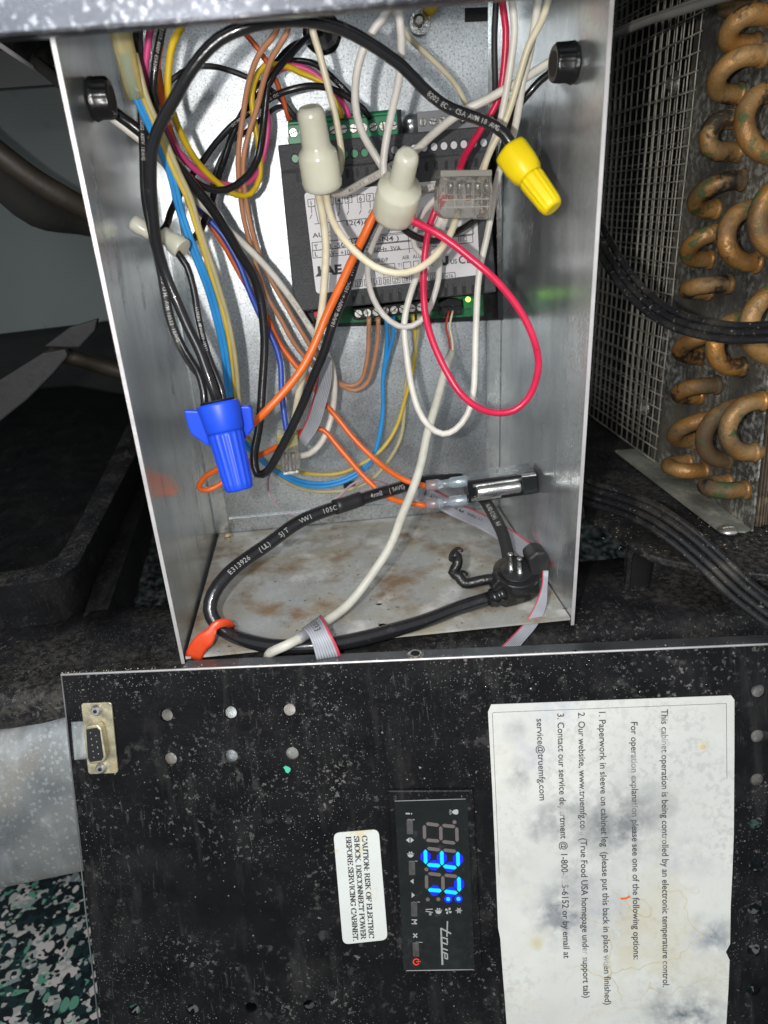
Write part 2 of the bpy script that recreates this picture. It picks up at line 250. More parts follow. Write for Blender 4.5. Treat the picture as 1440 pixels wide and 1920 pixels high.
# ------------------------------------------------------------------ mesh building
class MB:
    def __init__(s): s.v = []; s.f = []; s.smooth = []
    def add(s, vs, fs, smooth=False):
        o = len(s.v); s.v += [Vector(v) for v in vs]; s.f += [tuple(i + o for i in f) for f in fs]; s.smooth += [smooth] * len(fs); return s
    def prism(s, poly, ext):                           # poly = list of points, ext = extrusion vector
        n = len(poly); ext = Vector(ext); vs = [Vector(p) for p in poly] + [Vector(p) + ext for p in poly]
        fs = [tuple(range(n)), tuple(range(2 * n - 1, n - 1, -1))] + [(i, i + n, (i + 1) % n + n, (i + 1) % n) for i in range(n)]
        return s.add(vs, fs)
    def box(s, a, b):
        x0, y0, z0 = a; x1, y1, z1 = b
        return s.prism([(x0, y0, z0), (x1, y0, z0), (x1, y0, z1), (x0, y0, z1)], (0, y1 - y0, 0))
    def tube(s, pts, r, n=10, caps=True, flat=None):
        pts = [Vector(p) for p in pts]; k = len(pts)
        if not hasattr(r, '__len__'): r = [r] * k
        T = [(pts[min(i + 1, k - 1)] - pts[max(i - 1, 0)]).normalized() for i in range(k)]
        up = Vector((0, 1, 0)) if abs(T[0].y) < 0.9 else Vector((1, 0, 0))
        nrm = (up - T[0] * up.dot(T[0])).normalized(); vs = []
        for i in range(k):
            nrm = (nrm - T[i] * nrm.dot(T[i])).normalized(); b = T[i].cross(nrm)
            for j in range(n):
                a = 2 * math.pi * j / n; vs.append(pts[i] + (nrm * math.cos(a) + b * math.sin(a)) * r[i])
        fs = [(i * n + j, i * n + (j + 1) % n, (i + 1) * n + (j + 1) % n, (i + 1) * n + j) for i in range(k - 1) for j in range(n)]
        s.add(vs, fs, True)
        if caps: s.add([vs[j] for j in range(n)], [tuple(range(n - 1, -1, -1))]); s.add([vs[(k - 1) * n + j] for j in range(n)], [tuple(range(n))])
        return s
    def lathe(s, A, B, prof, n=28, rib=0, ribd=0.0, ribr=(0, 1), smooth=True, sx=1.0, side=None):
        A = Vector(A); B = Vector(B); ax = (B - A); Ln = ax.length; ax.normalize()
        u = side.copy() if side is not None else (right - ax * right.dot(ax)); u = (u - ax * u.dot(ax)).normalized(); v = ax.cross(u); vs = []
        for t, r in prof:
            for j in range(n):
                a = 2 * math.pi * j / n; rr = r
                if rib and ribr[0] <= t <= ribr[1]: rr = r * (1 + ribd * (0.5 + 0.5 * math.cos(a * rib)) ** 2 - ribd * 0.5)
                vs.append(A + ax * (t * Ln) + u * math.cos(a) * rr * sx + v * math.sin(a) * rr)
        k = len(prof)
        s.add(vs, [(i * n + j, i * n + (j + 1) % n, (i + 1) * n + (j + 1) % n, (i + 1) * n + j) for i in range(k - 1) for j in range(n)], smooth)
        s.add(vs[:n], [tuple(range(n - 1, -1, -1))]); s.add(vs[-n:], [tuple(range(n))])
        return s
    def strip(s, rows, smooth=True):
        n = len(rows[0]); vs = [p for r in rows for p in r]
        return s.add(vs, [(i * n + j, i * n + j + 1, (i + 1) * n + j + 1, (i + 1) * n + j) for i in range(len(rows) - 1) for j in range(n - 1)], smooth)
    def build(s, name, m, parent=None, bevel=0.0, loc=None):
        root = Vector(parent['_o']) if parent is not None else (Vector(loc) if loc is not None else sum(s.v, Vector()) / len(s.v))
        me = bpy.data.meshes.new(name); me.from_pydata([v - root for v in s.v], [], s.f)
        for p, q in zip(me.polygons, s.smooth): p.use_smooth = q
        bm = bmesh.new(); bm.from_mesh(me); bmesh.ops.remove_doubles(bm, verts=bm.verts, dist=1e-6); bmesh.ops.recalc_face_normals(bm, faces=bm.faces)
        if bevel: bmesh.ops.bevel(bm, geom=[e for e in bm.edges if len(e.link_faces) == 2 and e.calc_face_angle(0) > 0.5], offset=bevel, segments=2, affect='EDGES', profile=0.5, clamp_overlap=True)
        bm.to_mesh(me); bm.free(); me.materials.append(m)
        o = bpy.data.objects.new(name, me); COL.objects.link(o)
        if parent is not None: o.parent = parent
        else: o.location = root
        o['_o'] = tuple(root)
        return o
def tag(o, label, cat, group=None, kind=None):
    if label: o['label'] = label
    if cat: o['category'] = cat
    if group: o['group'] = group
    if kind: o['kind'] = kind
    return o
def thing(name, label, cat, loc, group=None):
    o = bpy.data.objects.new(name, None); COL.objects.link(o); o.location = loc; o['_o'] = tuple(loc); o.empty_display_size = 0.01
    return tag(o, label, cat, group)
def struct(o): o['kind'] = 'structure'; return o
def smooth_path(pts, step=0.0035):
    P3 = [Vector(p) for p in pts]; out = []
    if len(P3) == 2: return [P3[0].lerp(P3[1], i / 8) for i in range(9)]
    ext = [P3[0] * 2 - P3[1]] + P3 + [P3[-1] * 2 - P3[-2]]
    for i in range(1, len(ext) - 2):
        a, b, c, d = ext[i - 1:i + 3]
        t0 = 0; t1 = t0 + max(1e-5, (b - a).length) ** .5; t2 = t1 + max(1e-5, (c - b).length) ** .5; t3 = t2 + max(1e-5, (d - c).length) ** .5
        n = max(2, int((c - b).length / step))
        for k in range(n):
            t = t1 + (t2 - t1) * k / n
            A1 = a * ((t1 - t) / (t1 - t0)) + b * ((t - t0) / (t1 - t0)); A2 = b * ((t2 - t) / (t2 - t1)) + c * ((t - t1) / (t2 - t1)); A3 = c * ((t3 - t) / (t3 - t2)) + d * ((t - t2) / (t3 - t2))
            B1 = A1 * ((t2 - t) / (t2 - t0)) + A2 * ((t - t0) / (t2 - t0)); B2 = A2 * ((t3 - t) / (t3 - t1)) + A3 * ((t - t1) / (t3 - t1))
            out.append(B1 * ((t2 - t) / (t2 - t1)) + B2 * ((t - t1) / (t2 - t1)))
    out.append(P3[-1]); return out
# ------------------------------------------------------------------ lettering
_fc = {}
def glyph_mesh(txt, bold=0.0, shear=0.0):
    key = (txt, bold, shear)
    if key not in _fc:
        cu = bpy.data.curves.new('t', 'FONT'); cu.body = txt; cu.size = 1; cu.offset = bold; cu.resolution_u = 3; cu.shear = shear
        ob = bpy.data.objects.new('t', cu); COL.objects.link(ob); dg = bpy.context.evaluated_depsgraph_get()
        me = bpy.data.meshes.new_from_object(ob.evaluated_get(dg)); vs = [v.co.copy() for v in me.vertices]; fs = [tuple(p.vertices) for p in me.polygons]
        bpy.data.objects.remove(ob); bpy.data.curves.remove(cu); bpy.data.meshes.remove(me)
        _fc[key] = (vs, fs)
    return _fc[key]
def text_fit(mb, txt, A, B, nrm, hpx=None, bold=0.0, h=None, shear=0.0):
    """text with its baseline from A to B, facing nrm; cap height from hpx pixels"""
    vs, fs = glyph_mesh(txt, bold, shear)
    if not vs: return
    x0 = min(v.x for v in vs); x1 = max(v.x for v in vs); d = (B - A); Ln = d.length; d.normalize(); up = nrm.cross(d).normalized()
    if len(txt) == 1 and hpx: g_ = mm(hpx, A) / 0.70; w_ = g_ * (x1 - x0); A = A + d * (Ln - w_) / 2; Ln = w_
    sx = Ln / (x1 - x0); sy = sx if (hpx is None and h is None) else (h or mm(hpx, A)) / 0.70
    mb.add([A + d * ((v.x - x0) * sx) + up * (v.y * sy) for v in vs], fs)
NF = Vector((0, -1, 0))                                # front-facing normal
def text_on_path(mb, path, r, txt, start, size, step=None, off=0.0, flip=False, lift=None):
    """print characters along a wire, lying on the side that faces the viewer"""
    if flip: path = path[::-1]
    cum = [0.0]
    for a, b in zip(path, path[1:]): cum.append(cum[-1] + (b - a).length)
    s = start * cum[-1]; step = step or size * 0.78
    for ch in txt:
        if s >= cum[-1]: break
        if ch != ' ':
            i = max(j for j in range(len(cum)) if cum[j] <= s); i = min(i, len(path) - 2)
            p = path[i].lerp(path[i + 1], (s - cum[i]) / max(1e-9, cum[i + 1] - cum[i])); t = (path[i + 1] - path[i]).normalized()
            n = (CAM - p); n = (n - t * n.dot(t)).normalized(); up = n.cross(t)
            if off: n2 = (n * math.cos(off) + up * math.sin(off)); up = n2.cross(t); n = n2
            vs, fs = glyph_mesh(ch, 0.005)
            if vs:
                out = []
                for v in vs:
                    yy = (v.y - 0.35) * size / 0.7; ang = yy / r
                    if lift: out.append(p + t * (v.x * size / 0.7) + up * yy + n * lift); continue
                    out.append(p + t * (v.x * size / 0.7) + (n * math.cos(ang) + up * math.sin(ang)) * (r * 1.035 + 0.0001))
                mb.add(out, fs)
        s += step if not flip else step

# ================================================================== THE CONTROL BOX
BW = 0.095; BD = -0.1408; BH = 0.30; TH = 0.0012
box = thing('control_box', 'open galvanised steel control box full of loose wires, its cover taken off', 'metal box', (0, -0.07, 0))
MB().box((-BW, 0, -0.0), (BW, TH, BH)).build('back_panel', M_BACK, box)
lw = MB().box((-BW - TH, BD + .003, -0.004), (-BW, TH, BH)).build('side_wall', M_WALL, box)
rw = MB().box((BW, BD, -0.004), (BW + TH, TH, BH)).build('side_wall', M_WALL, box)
# bright sheared front edges of the walls and inner return folds
MB().box((-BW - TH - .0002, BD + .0024, -0.004), (-BW + .0002, BD + .0029, BH)).build('sheared_edge', M_EDGE, lw)
MB().box((BW - .0002, BD - .0006, -0.004), (BW + TH + .0002, BD - .0001, BH)).build('sheared_edge', M_EDGE, rw)
MB().box((-BW + .0008, -.0012, 0.0005), (-BW + .009, -.0004, BH)).build('corner_fold', M_WALL, box)
MB().box((BW - .009, -.0012, 0.0005), (BW - .0004, -.0004, BH)).build('corner_fold', M_WALL, box)
MB().box((-BW + .01, -.0016, 0.0006), (BW - .01, -.0004, 0.010)).build('bottom_fold', M_BACK, box)
def plate2d(outer, holes, thick, O, U, V, W):
    """flat plate with holes: outer and holes are 2-D loops in the U, V plane through O, W the outward normal"""
    cu = bpy.data.curves.new('p', 'CURVE'); cu.dimensions = '2D'; cu.fill_mode = 'BOTH'; cu.extrude = thick / 2 * 1000
    for lp in [outer] + holes:
        sp = cu.splines.new('POLY'); sp.points.add(len(lp) - 1); sp.use_cyclic_u = True
        for q, (a, b) in zip(sp.points, lp): q.co = (a * 1000, b * 1000, 0, 1)
    ob = bpy.data.objects.new('p', cu); COL.objects.link(ob); me = bpy.data.meshes.new_from_object(ob.evaluated_get(bpy.context.evaluated_depsgraph_get()))
    mb = MB(); mb.add([O + U * (v.co.x / 1000) + V * (v.co.y / 1000) + W * ((v.co.z / 1000) - thick / 2) for v in me.vertices], [tuple(p.vertices) for p in me.polygons])
    bpy.data.objects.remove(ob); bpy.data.curves.remove(cu); bpy.data.meshes.remove(me); return mb
def circ(c, r, n=24): return [(c[0] + r * math.cos(2 * math.pi * i / n), c[1] + r * math.sin(2 * math.pi * i / n)) for i in range(n)]
fh = [PZ(717, 1170, 0), PZ(711, 1131, 0)]
plate2d([(-BW + .0011, BD + .002), (BW - .0005, BD), (BW - .0005, -.001), (-BW + .0022, -.001)], [circ((fh[0].x, fh[0].y), 0.0023), circ((fh[1].x, fh[1].y), 0.0019)], 0.0012,
        Vector((0, 0, 0)), Vector((1, 0, 0)), Vector((0, 1, 0)), Vector((0, 0, 1))).build('floor_panel', M_FLOOR, box)
def hexscrew(px, py, d, r, parent, name='screw', m=M_RUSTSC):
    c = P(px, py, d); mb = MB(); mb.lathe(c, c + NF * .0012, [(0, r * 1.35), (1, r * 1.3)], 20); mb.lathe(c + NF * .0012, c + NF * .004, [(0, r), (.8, r), (1, r * .82)], 6, smooth=False)
    return mb.build(name, m, parent)
hexscrew(428, 1008, 7, .0026, box)
for (px_, py_, w_, h_, d_) in ((905, 27, 34, 11, .3), (655, 911, 11, 6, 1.9)):
    c = P(px_, py_, d_); a_ = mm(w_, c); b_ = mm(h_, c); MB().box((c.x - a_, c.y - .0001, c.z - b_), (c.x + a_, c.y, c.z + b_)).build('punched_slot', M_DARK, box)
# ------------------------------------------------------------------ grommets
def grommet(name_label, c, axis, r, Ln):
    g = thing('cable_grommet', name_label, 'grommet', c, 'black cable grommets')
    mb = MB(); A = c; B = c + axis * Ln; n = 28; side = Vector((0, 0, 1)) if abs(axis.z) < .9 else Vector((1, 0, 0))
    mb.lathe(A, B, [(0, r * 1.0), (.12, r * 1.12), (.3, r), (.85, r * .98), (1, r * .92)], n, rib=9, ribd=.22, ribr=(.25, .86), side=side)
    mb.build('collar', M_BPLAS, g); MB().lathe(A + axis * (Ln * .9), A + axis * (Ln * 1.02), [(0, r * .62), (1, r * .66)], 20, side=side).build('bore', M_DARK, g)
    return g
grommet('black ribbed grommet in the left wall with a black and white cable pair', PX(170, 187, -BW), Vector((1, 0, 0)), .0070, .0082)
grommet('black ribbed grommet in the right wall where white and black wires enter', PX(1079, 118, BW), Vector((-1, 0, 0)), .0068, .0092)
grommet('shiny black grommet in the back panel behind the thick black wire', P(604, 62, 0), NF, .0088, .005)
# ------------------------------------------------------------------ rail over the box
def quadbox(pts, ext): return MB().prism(pts, ext)
a = P(-60, 87, 190); b = P(1010, -1, 190); c2 = P(1500, -41, 190)
rl = MB().prism([a, c2, c2 + Vector((0, .0, .06)), a + Vector((0, .0, .06))], (0, -.006, 0)).build('cabinet_rail', M_RAIL, None, bevel=.0012)
tag(rl, 'bright out of focus galvanised rail crossing above the control box', 'rail')

XP = 0.20                                              # plane of the coil's end plate
yb = PX(1235, 865, XP).y; fb = PX(1408, 1000, XP); ft = PX(1446, 640, XP); zb = fb.z + .001
# ================================================================== SURROUNDINGS
terr = bpy.data.materials.new('speckled_floor'); terr.use_nodes = True
N, L = terr.node_tree.nodes, terr.node_tree.links; b = N['Principled BSDF']; b.inputs['Roughness'].default_value = 0.45
tc = N.new('ShaderNodeTexCoord')
def flakes(scale, seed, stretch):
    mp = N.new('ShaderNodeMapping'); mp.inputs['Location'].default_value = (seed, seed, 0); mp.inputs['Scale'].default_value = stretch; L.new(tc.outputs['Object'], mp.inputs[0])
    nz = N.new('ShaderNodeTexNoise'); nz.inputs['Scale'].default_value = scale * .9; nz.inputs['Detail'].default_value = 1.5; L.new(mp.outputs[0], nz.inputs[0])
    va = N.new('ShaderNodeVectorMath'); va.operation = 'SCALE'; va.inputs['Scale'].default_value = 0.55 / scale; L.new(nz.outputs['Color'], va.inputs[0])
    ad = N.new('ShaderNodeVectorMath'); L.new(mp.outputs[0], ad.inputs[0]); L.new(va.outputs[0], ad.inputs[1])
    v = N.new('ShaderNodeTexVoronoi'); v.distance = 'EUCLIDEAN'; v.inputs['Scale'].default_value = scale; v.inputs['Randomness'].default_value = 1; L.new(ad.outputs[0], v.inputs['Vector'])
    s = N.new('ShaderNodeSeparateColor'); L.new(v.outputs['Color'], s.inputs[0]); return s.outputs[0], s.outputs[1], v.outputs['Distance']
prev = None
for sc_, seed, st in ((150, 0, (1, 1.3, 1)), (190, 5, (1.3, .9, 1)), (300, 11, (.9, 1.3, 1)), (130, 17, (1.4, .9, 1))):
    r_, g_, d_ = flakes(sc_, seed, st)
    ramp = N.new('ShaderNodeValToRGB'); ramp.color_ramp.interpolation = 'CONSTANT'; cr = ramp.color_ramp
    for i, (p_, c_) in enumerate([(0, (0.004, 0.009, 0.011)), (0.38, (0.007, 0.022, 0.026)), (0.56, (0.014, 0.06, 0.052)), (0.58, (0.31, 0.32, 0.30)), (.72, (0.46, 0.42, 0.41)), (.88, (0.09, 0.24, 0.17)), (.94, (0.20, 0.24, 0.24))]):
        e = cr.elements[i] if i < 2 else cr.elements.new(p_); e.position = p_; e.color = (*c_, 1)
    L.new(r_, ramp.inputs[0])
    if prev is None: prev = ramp.outputs[0]
    else:
        gt = N.new('ShaderNodeMath'); gt.operation = 'GREATER_THAN'; gt.inputs[1].default_value = .55; L.new(g_, gt.inputs[0])
        lt = N.new('ShaderNodeMath'); lt.operation = 'LESS_THAN'; lt.inputs[1].default_value = .5; L.new(d_, lt.inputs[0])
        ml = N.new('ShaderNodeMath'); ml.operation = 'MULTIPLY'; L.new(gt.outputs[0], ml.inputs[0]); L.new(lt.outputs[0], ml.inputs[1])
        mx = N.new('ShaderNodeMix'); mx.data_type = 'RGBA'; L.new(ml.outputs[0], mx.inputs[0]); L.new(prev, mx.inputs[6]); L.new(ramp.outputs[0], mx.inputs[7]); prev = mx.outputs[2]
L.new(prev, b.inputs['Base Color'])
fl = MB().box((-2, -2, -0.265), (2, 2, -0.25)).build('floor', terr, None, loc=(0, 0, -0.25)); struct(fl)
M_DARKWALL = mat('dark_compartment', (0.018, 0.02, 0.02), 0.8, var=.3)
struct(MB().box((-.9, .62, -.25), (.9, .64, .6)).build('far_wall', M_DARKWALL, None))
M_UND = mat('unseen_underside_paint', (0.04, 0.045, 0.045), 0.6)
o = MB().box((-.7, -.165, .32), (.7, .62, .34)).build('unseen_cabinet_underside', M_UND, None); struct(o)  # unseen underside of the cabinet, built to block ambient light from above

# grey-green sheet behind, left
gp = MB().prism([P(-120, 150, -130), P(300, 140, -130), P(300, 590, -130), P(-120, 640, -130)], (0, .002, 0)).build('sheet_panel', M_GREEN_PANEL, None)
tag(gp, 'dim grey green sheet panel standing behind the box at the left', 'panel')
ang = thing('angle_bar', 'dark steel angle with a bright lower edge running behind the left wall, top left', 'bar', P(50, 100, 20))
MB().prism([P(-40, 20, 60), P(160, 20, -60), P(140, 178, -60), P(118, 158, -50), P(-40, 55, 60)], (0, .003, 0)).build('web', M_FRAME, ang)
MB().tube([P(-40, 58, 62), P(112, 160, -40)], .0011, 8).build('bright_edge', M_EDGE, ang)
MB().prism([P(-60, 70, -60), P(130, 145, -60), P(125, 156, -60), P(-60, 170, -60)], (0, .004, 0)).build('lower_web', mat('dark_green_grey', (.045, .05, .048), .6), ang)
def pipe(name, label, cat, pts, wpx, m, n=18, step=.006):
    q = smooth_path([pt(p) for p in pts], step); r = mm(wpx, q[len(q) // 2]) / 2
    return tag(MB().tube(q, r, n).build(name, m, None), label, cat)
pipe('foam_tube', 'fat black foam tube sagging behind the left wall under the brown hose', 'tube', [(-60, 250, -10), (0, 330, -20), (70, 390, -30), (150, 405, -50), (260, 430, -60)], 68, M_FOAM)
pipe('hose', 'brown lettered hose slanting down behind the left wall', 'hose', [(-60, 240, 10), (0, 290, 10), (60, 335, 5), (110, 365, 0), (175, 400, -10), (260, 440, -20)], 42, M_BROWN)
M_STRIP = mat('grimy_pale_strip', (0.03, 0.028, 0.029), 0.7, var=.25, bump=.4); layer(M_STRIP, noise_mask(60, .6, .66), (.02, .018, .016), .8)
dr = thing('edge_strip', 'grimy pale strip rising from the left picture edge behind the black tub', 'strip', P(60, 720, -30))
MB().prism([P(x, y, -20) for x, y in [(-60, 830), (-60, 740), (0, 712), (80, 662), (122, 655), (127, 668), (100, 700), (50, 750), (0, 790)]], (0, .006, 0)).build('lower_strip', M_STRIP, dr, .001)
MB().prism([P(x, y, -45) for x, y in [(82, 650), (130, 614), (182, 598), (178, 620), (148, 652), (120, 652)]], (0, .006, 0)).build('upper_strip', M_STRIP, dr, .001)
pipe('copper_pipe', 'dim brown pipe running from the grimy pale strip to the left wall', 'pipe', [(96, 662, -60), (130, 668, -60), (190, 686, -70), (300, 720, -80)], 30, M_BROWN)
pipe('cable', 'black cable leaving the outside of the left box wall toward the upper left', 'cable', [(-30, 30, -20), (20, 75, -10), (70, 120, 0), (118, 160, 10), (160, 195, 20)], 20, M_FOAM)
# black tub
tub = thing('drain_tub', 'black plastic tub with a dusty rim at the left of the box', 'tub', PZ(60, 1080, .02))
outer = [(-200, 1105), (0, 1100), (60, 1093), (110, 1083), (145, 1060), (160, 1030), (190, 975), (245, 870), (300, 760)]
inner = [(-200, 1078), (0, 1073), (50, 1066), (85, 1056), (108, 1044), (122, 1025), (155, 965), (203, 870), (255, 765)]
zo = .02
rows = [[PZ(x, y, zo) for x, y in inner], [PZ(x, y, zo + .0015) for x, y in [((a_[0] + b_[0]) / 2, (a_[1] + b_[1]) / 2) for a_, b_ in zip(inner, outer)]], [PZ(x, y, zo) for x, y in outer]]
MB().strip(rows).build('rim', M_FRAME, tub)
MB().strip([rows[2], [p + Vector((-.002, 0.002, -.01)) for p in rows[2]], [p + Vector((-.008, .006, -.06)) for p in rows[2]]]).build('outer_wall', M_TUB, tub)
MB().strip([rows[0], [p + Vector((-.006, .006, -.045)) for p in rows[0]]]).build('inner_wall', M_TUB, tub)
MB().prism([PZ(-400, 1120, -.025), PZ(150, 1120, -.025), PZ(290, 750, -.025), PZ(-300, 640, -.025)], (0, 0, -.002)).build('bottom', M_TUB, tub)
# frame: cross member left of the box, front rail, deck on the right
def rounded_bar(name, label, A, B, prof, m, cat='frame'):
    """bar from A to B with a profile of (y, z) offsets"""
    return tag(MB().strip([[A + Vector((0, y, z)) for y, z in prof], [B + Vector((0, y, z)) for y, z in prof]], smooth=True).build(name, m, None), label, cat)
prof = [(.058, -.012), (.058, -.004), (.056, -.001), (.03, 0)] + [(-.010 - .008 * math.sin(t), -.008 + .008 * math.cos(t)) for t in [i * math.pi / 12 for i in range(7)]] + [(-.0185, -.016), (-.016, -.019), (0, -.020)]
fr = thing('base_frame', 'dusty black steel base frame running under the box and the coil', 'frame', (0, -.13, -.03))
A = Vector((-.36, -.127, -.0075)); B = Vector((.42, -.127, -.0075))
NS = 60
rows = []
for i in range(NS + 1):
    c = A.lerp(B, i / NS); rows.append([c + Vector((0, y, z + .0005 * math.sin(i * 1.3 + y * 90))) for y, z in prof])
MB().strip(rows).build('front_rail', M_FRAME, fr)
MB().prism([PZ(130, 1240, -.0085), PZ(170, 1235, -.0085), PZ(300, 860, -.0085), PZ(245, 870, -.0085)][::-1], (0, 0, -.03)).build('cross_member', M_TUB, fr)
MB().prism([PZ(-10, 1255, -.0085), PZ(150, 1235, -.0085), PZ(160, 1180, -.0085), PZ(60, 1185, -.0085), PZ(40, 1235, -.0085)][::-1], (0, 0, -.03)).build('corner_plate', M_FRAME, fr)
dz = zb - .0015
deck_px = [(1085, 850), (1098, 968), (1140, 985), (1185, 1022), (1222, 1042), (1300, 1060), (1500, 1085), (1620, 1000), (1600, 700), (1085, 700)]
deck = [PZ(x, y, dz) for x, y in deck_px]
MB().prism(deck, (0, 0, -.004)).build('deck', M_FRAME, fr, bevel=.001)
low = [PZ(1222, 1040, dz - .002), PZ(1500, 1083, dz - .002)]
slope = MB(); rows = []
T0 = PZ(1218, 1040, dz - .002); T1 = PZ(1600, 1092, dz - .002); B0 = PZ(1216, 1106, -.0080); B1 = PZ(1660, 1168, -.0080)
for t, bz in ((0, 0), (.1, .0022), (.3, .0045), (.6, .0042), (.85, .0018), (1, 0)):
    rows.append([T0.lerp(T1, i / 14).lerp(B0.lerp(B1, i / 14), t) + Vector((0, -bz, bz)) for i in range(15)])
slope.strip(rows).build('sloping_deck', M_FRAME, fr)
# slotted bracket end
br = thing('slotted_bracket', 'black bracket with an open slot standing on the frame right of the box', 'bracket', PZ(1195, 1103, -.006))
c0 = PZ(1200, 1104, -.006); zt = .026
wv = .0085
arch = [(-wv, 0), (-wv, zt - .003)] + [(-wv + .003 - .003 * math.cos(t), zt - .003 + .003 * math.sin(t)) for t in (.5, 1, 1.57)] + [(wv, zt), (wv, 0)]
inn = [(wv - .0022, 0), (wv - .0022, zt - .003), (-wv + .0035, zt - .003), (-wv + .0022, zt - .006), (-wv + .0022, 0)]
MB().prism([c0 + Vector((x, 0, z)) for x, z in arch + inn], (0, .004, 0)).build('slot_frame', M_FRAME, br)
MB().prism([c0 + Vector((x, .0035, z)) for x, z in [(-wv + .001, 0), (-wv + .001, zt - .002), (wv - .001, zt - .002), (wv - .001, 0)]], (0, .001, 0)).build('slot_back', M_DARK, br)
MB().prism([c0 + Vector((x, -.000, z)) for x, z in [(wv, 0), (wv, zt), (wv + .03, zt), (wv + .034, 0)]], (0, .003, 0)).build('side_web', M_FRAME, br)
# galvanised sheet below
gs = thing('galvanised_tray', 'galvanised sheet tray under the frame, seen left of the black cover', 'tray', PZ(70, 1500, -.04))
W0 = -COVER_N
top_ = [(-300, 1425), (0, 1374), (125, 1346), (300, 1322), (540, 1302), (1000, 1288), (1520, 1275)]
bot_ = [(-300, 1700), (0, 1672), (155, 1640), (300, 1622), (560, 1596), (1000, 1560), (1520, 1500)]
rows = []
for (xa, ya), (xb, yb_) in zip(top_, bot_):
    p = PC(xa, ya, -.0105); q = PC(xb, yb_, -.0105); r_ = [p + Vector((0, .008, .000)), p + Vector((0, .003, .0005)), p]
    for k in range(1, 12): r_.append(p.lerp(q, k / 12) + W0 * (.0070 * math.sin(math.pi * min(1, k / 12 * 1.05)) ** .7))
    r_ += [q + Vector((0, .0005, .002)), q + Vector((0, .003, -.001)), q + Vector((0, .012, -.002))]; rows.append(r_)
MB().strip(rows).build('sheet', M_PANEL, gs)

# ================================================================== CONDENSER COIL
coil = thing('condenser_coil', 'grimy condenser coil with copper return bends and wire mesh right of the box', 'condenser', PX(1400, 1000, XP))
ftop = fb + (ft - fb) * 4.2
plate_poly = [Vector((XP, yb + .012, zb)), Vector((XP, fb.y, zb)), Vector((XP, ftop.y, ftop.z)), Vector((XP, yb + .012, ftop.z))]
MB().prism(plate_poly, (.0012, 0, 0)).build('end_plate', M_PLATE, coil)
MB().prism([Vector((XP, yb + .03, zb)), Vector((XP, fb.y + .001, zb)), Vector((XP - .004, fb.y - .001, zb)), Vector((XP - .016, fb.y + .004, zb)), Vector((XP - .017, yb + .03, zb))], (0, 0, .0013)).build('foot_flange', M_FOOT, coil)
sc = PZ(1364, 996, zb + .0013)
mbs = MB().lathe(sc, sc + Vector((0, 0, .0026)), [(0, .0052), (.4, .0050), (.8, .0036), (1, .002)], 20, side=Vector((1, 0, 0))); mbs.box(tuple(sc + Vector((-.003, -.0005, .0024))), tuple(sc + Vector((.003, .0005, .003))))
mbs.build('screw', M_SCREW, coil)
for (x, y) in ((1268, 155), (1212, 765)):
    c = PX(x, y, XP + .004); MB().lathe(c, c - Vector((.005, 0, 0)), [(0, .0062), (.4, .006), (.45, .0035), (1, .003)], 16, side=Vector((0, 1, 0))).build('bolt', M_SCREW, coil)
# fins along the front
for i in range(46):
    x = XP + .004 + i * .0016
    jx = random.uniform(-.0003, .0003)
    y0 = fb.y + .002; z0 = zb + .001 + random.uniform(0, .002)
    MB().prism([Vector((x + jx, y0 + (ftop.y - fb.y) * 0, z0)), Vector((x, y0 + .09, z0)), Vector((x, y0 + .09 + (ftop.y - fb.y), ftop.z)), Vector((x + jx, y0 + (ftop.y - fb.y), ftop.z))], (.0007, 0, 0)).build('fin', M_FIN, coil)
bends = [((1398, 918), (1366, 905), 0), ((1322, 882), (1292, 866), 0), ((1430, 752), (1415, 848), 0), ((1392, 762), (1366, 862), 0), ((1358, 782), (1302, 826), 0),
         ((1345, 722), (1312, 742), 0), ((1404, 600), (1392, 688), 0), ((1372, 622), (1312, 668), 0), ((1368, 532), (1330, 545), 0), ((1474, 545), (1460, 668), 1), ((1368, 436), (1332, 486), 0),
         ((1424, 392), (1420, 492), 0), ((1492, 345), (1480, 470), 1), ((1392, 338), (1344, 392), 0), ((1392, 224), (1384, 284), 0), ((1458, 172), (1462, 290), 0), ((1432, 104), (1388, 176), 0), ((1442, 40), (1424, 72), 0), ((1440, -40), (1410, 14), 0)]
for (p_, q_, k) in bends:
    A = PX(p_[0], p_[1], XP); B = PX(q_[0], q_[1], XP); mid = (A + B) / 2; h = (A - B) / 2; rad = max(h.length, .0070); hd = h.normalized()
    L0 = max(.0015, .0165 - rad); out = Vector((-1, 0.0, 0.04)).normalized()
    pts = [mid + hd * rad + Vector((.003, 0, 0))]
    for i in range(17):
        t = math.pi * i / 16; pts.append(mid + hd * (rad * math.cos(t)) + out * (L0 + rad * math.sin(t)))
    pts.append(mid - hd * rad + Vector((.003, 0, 0)))
    MB().tube(smooth_path(pts, .003), .0045, 16).build('return_bend', M_BEND, coil)
    for s_ in (1, -1):
        c = mid + hd * rad * s_; MB().lathe(c + Vector((.0, 0, 0)), c - Vector((.0022, 0, 0)), [(0, .0056), (.5, .0052), (1, .0047)], 16, side=Vector((0, 1, 0))).build('tube_collar', M_BEND, coil)
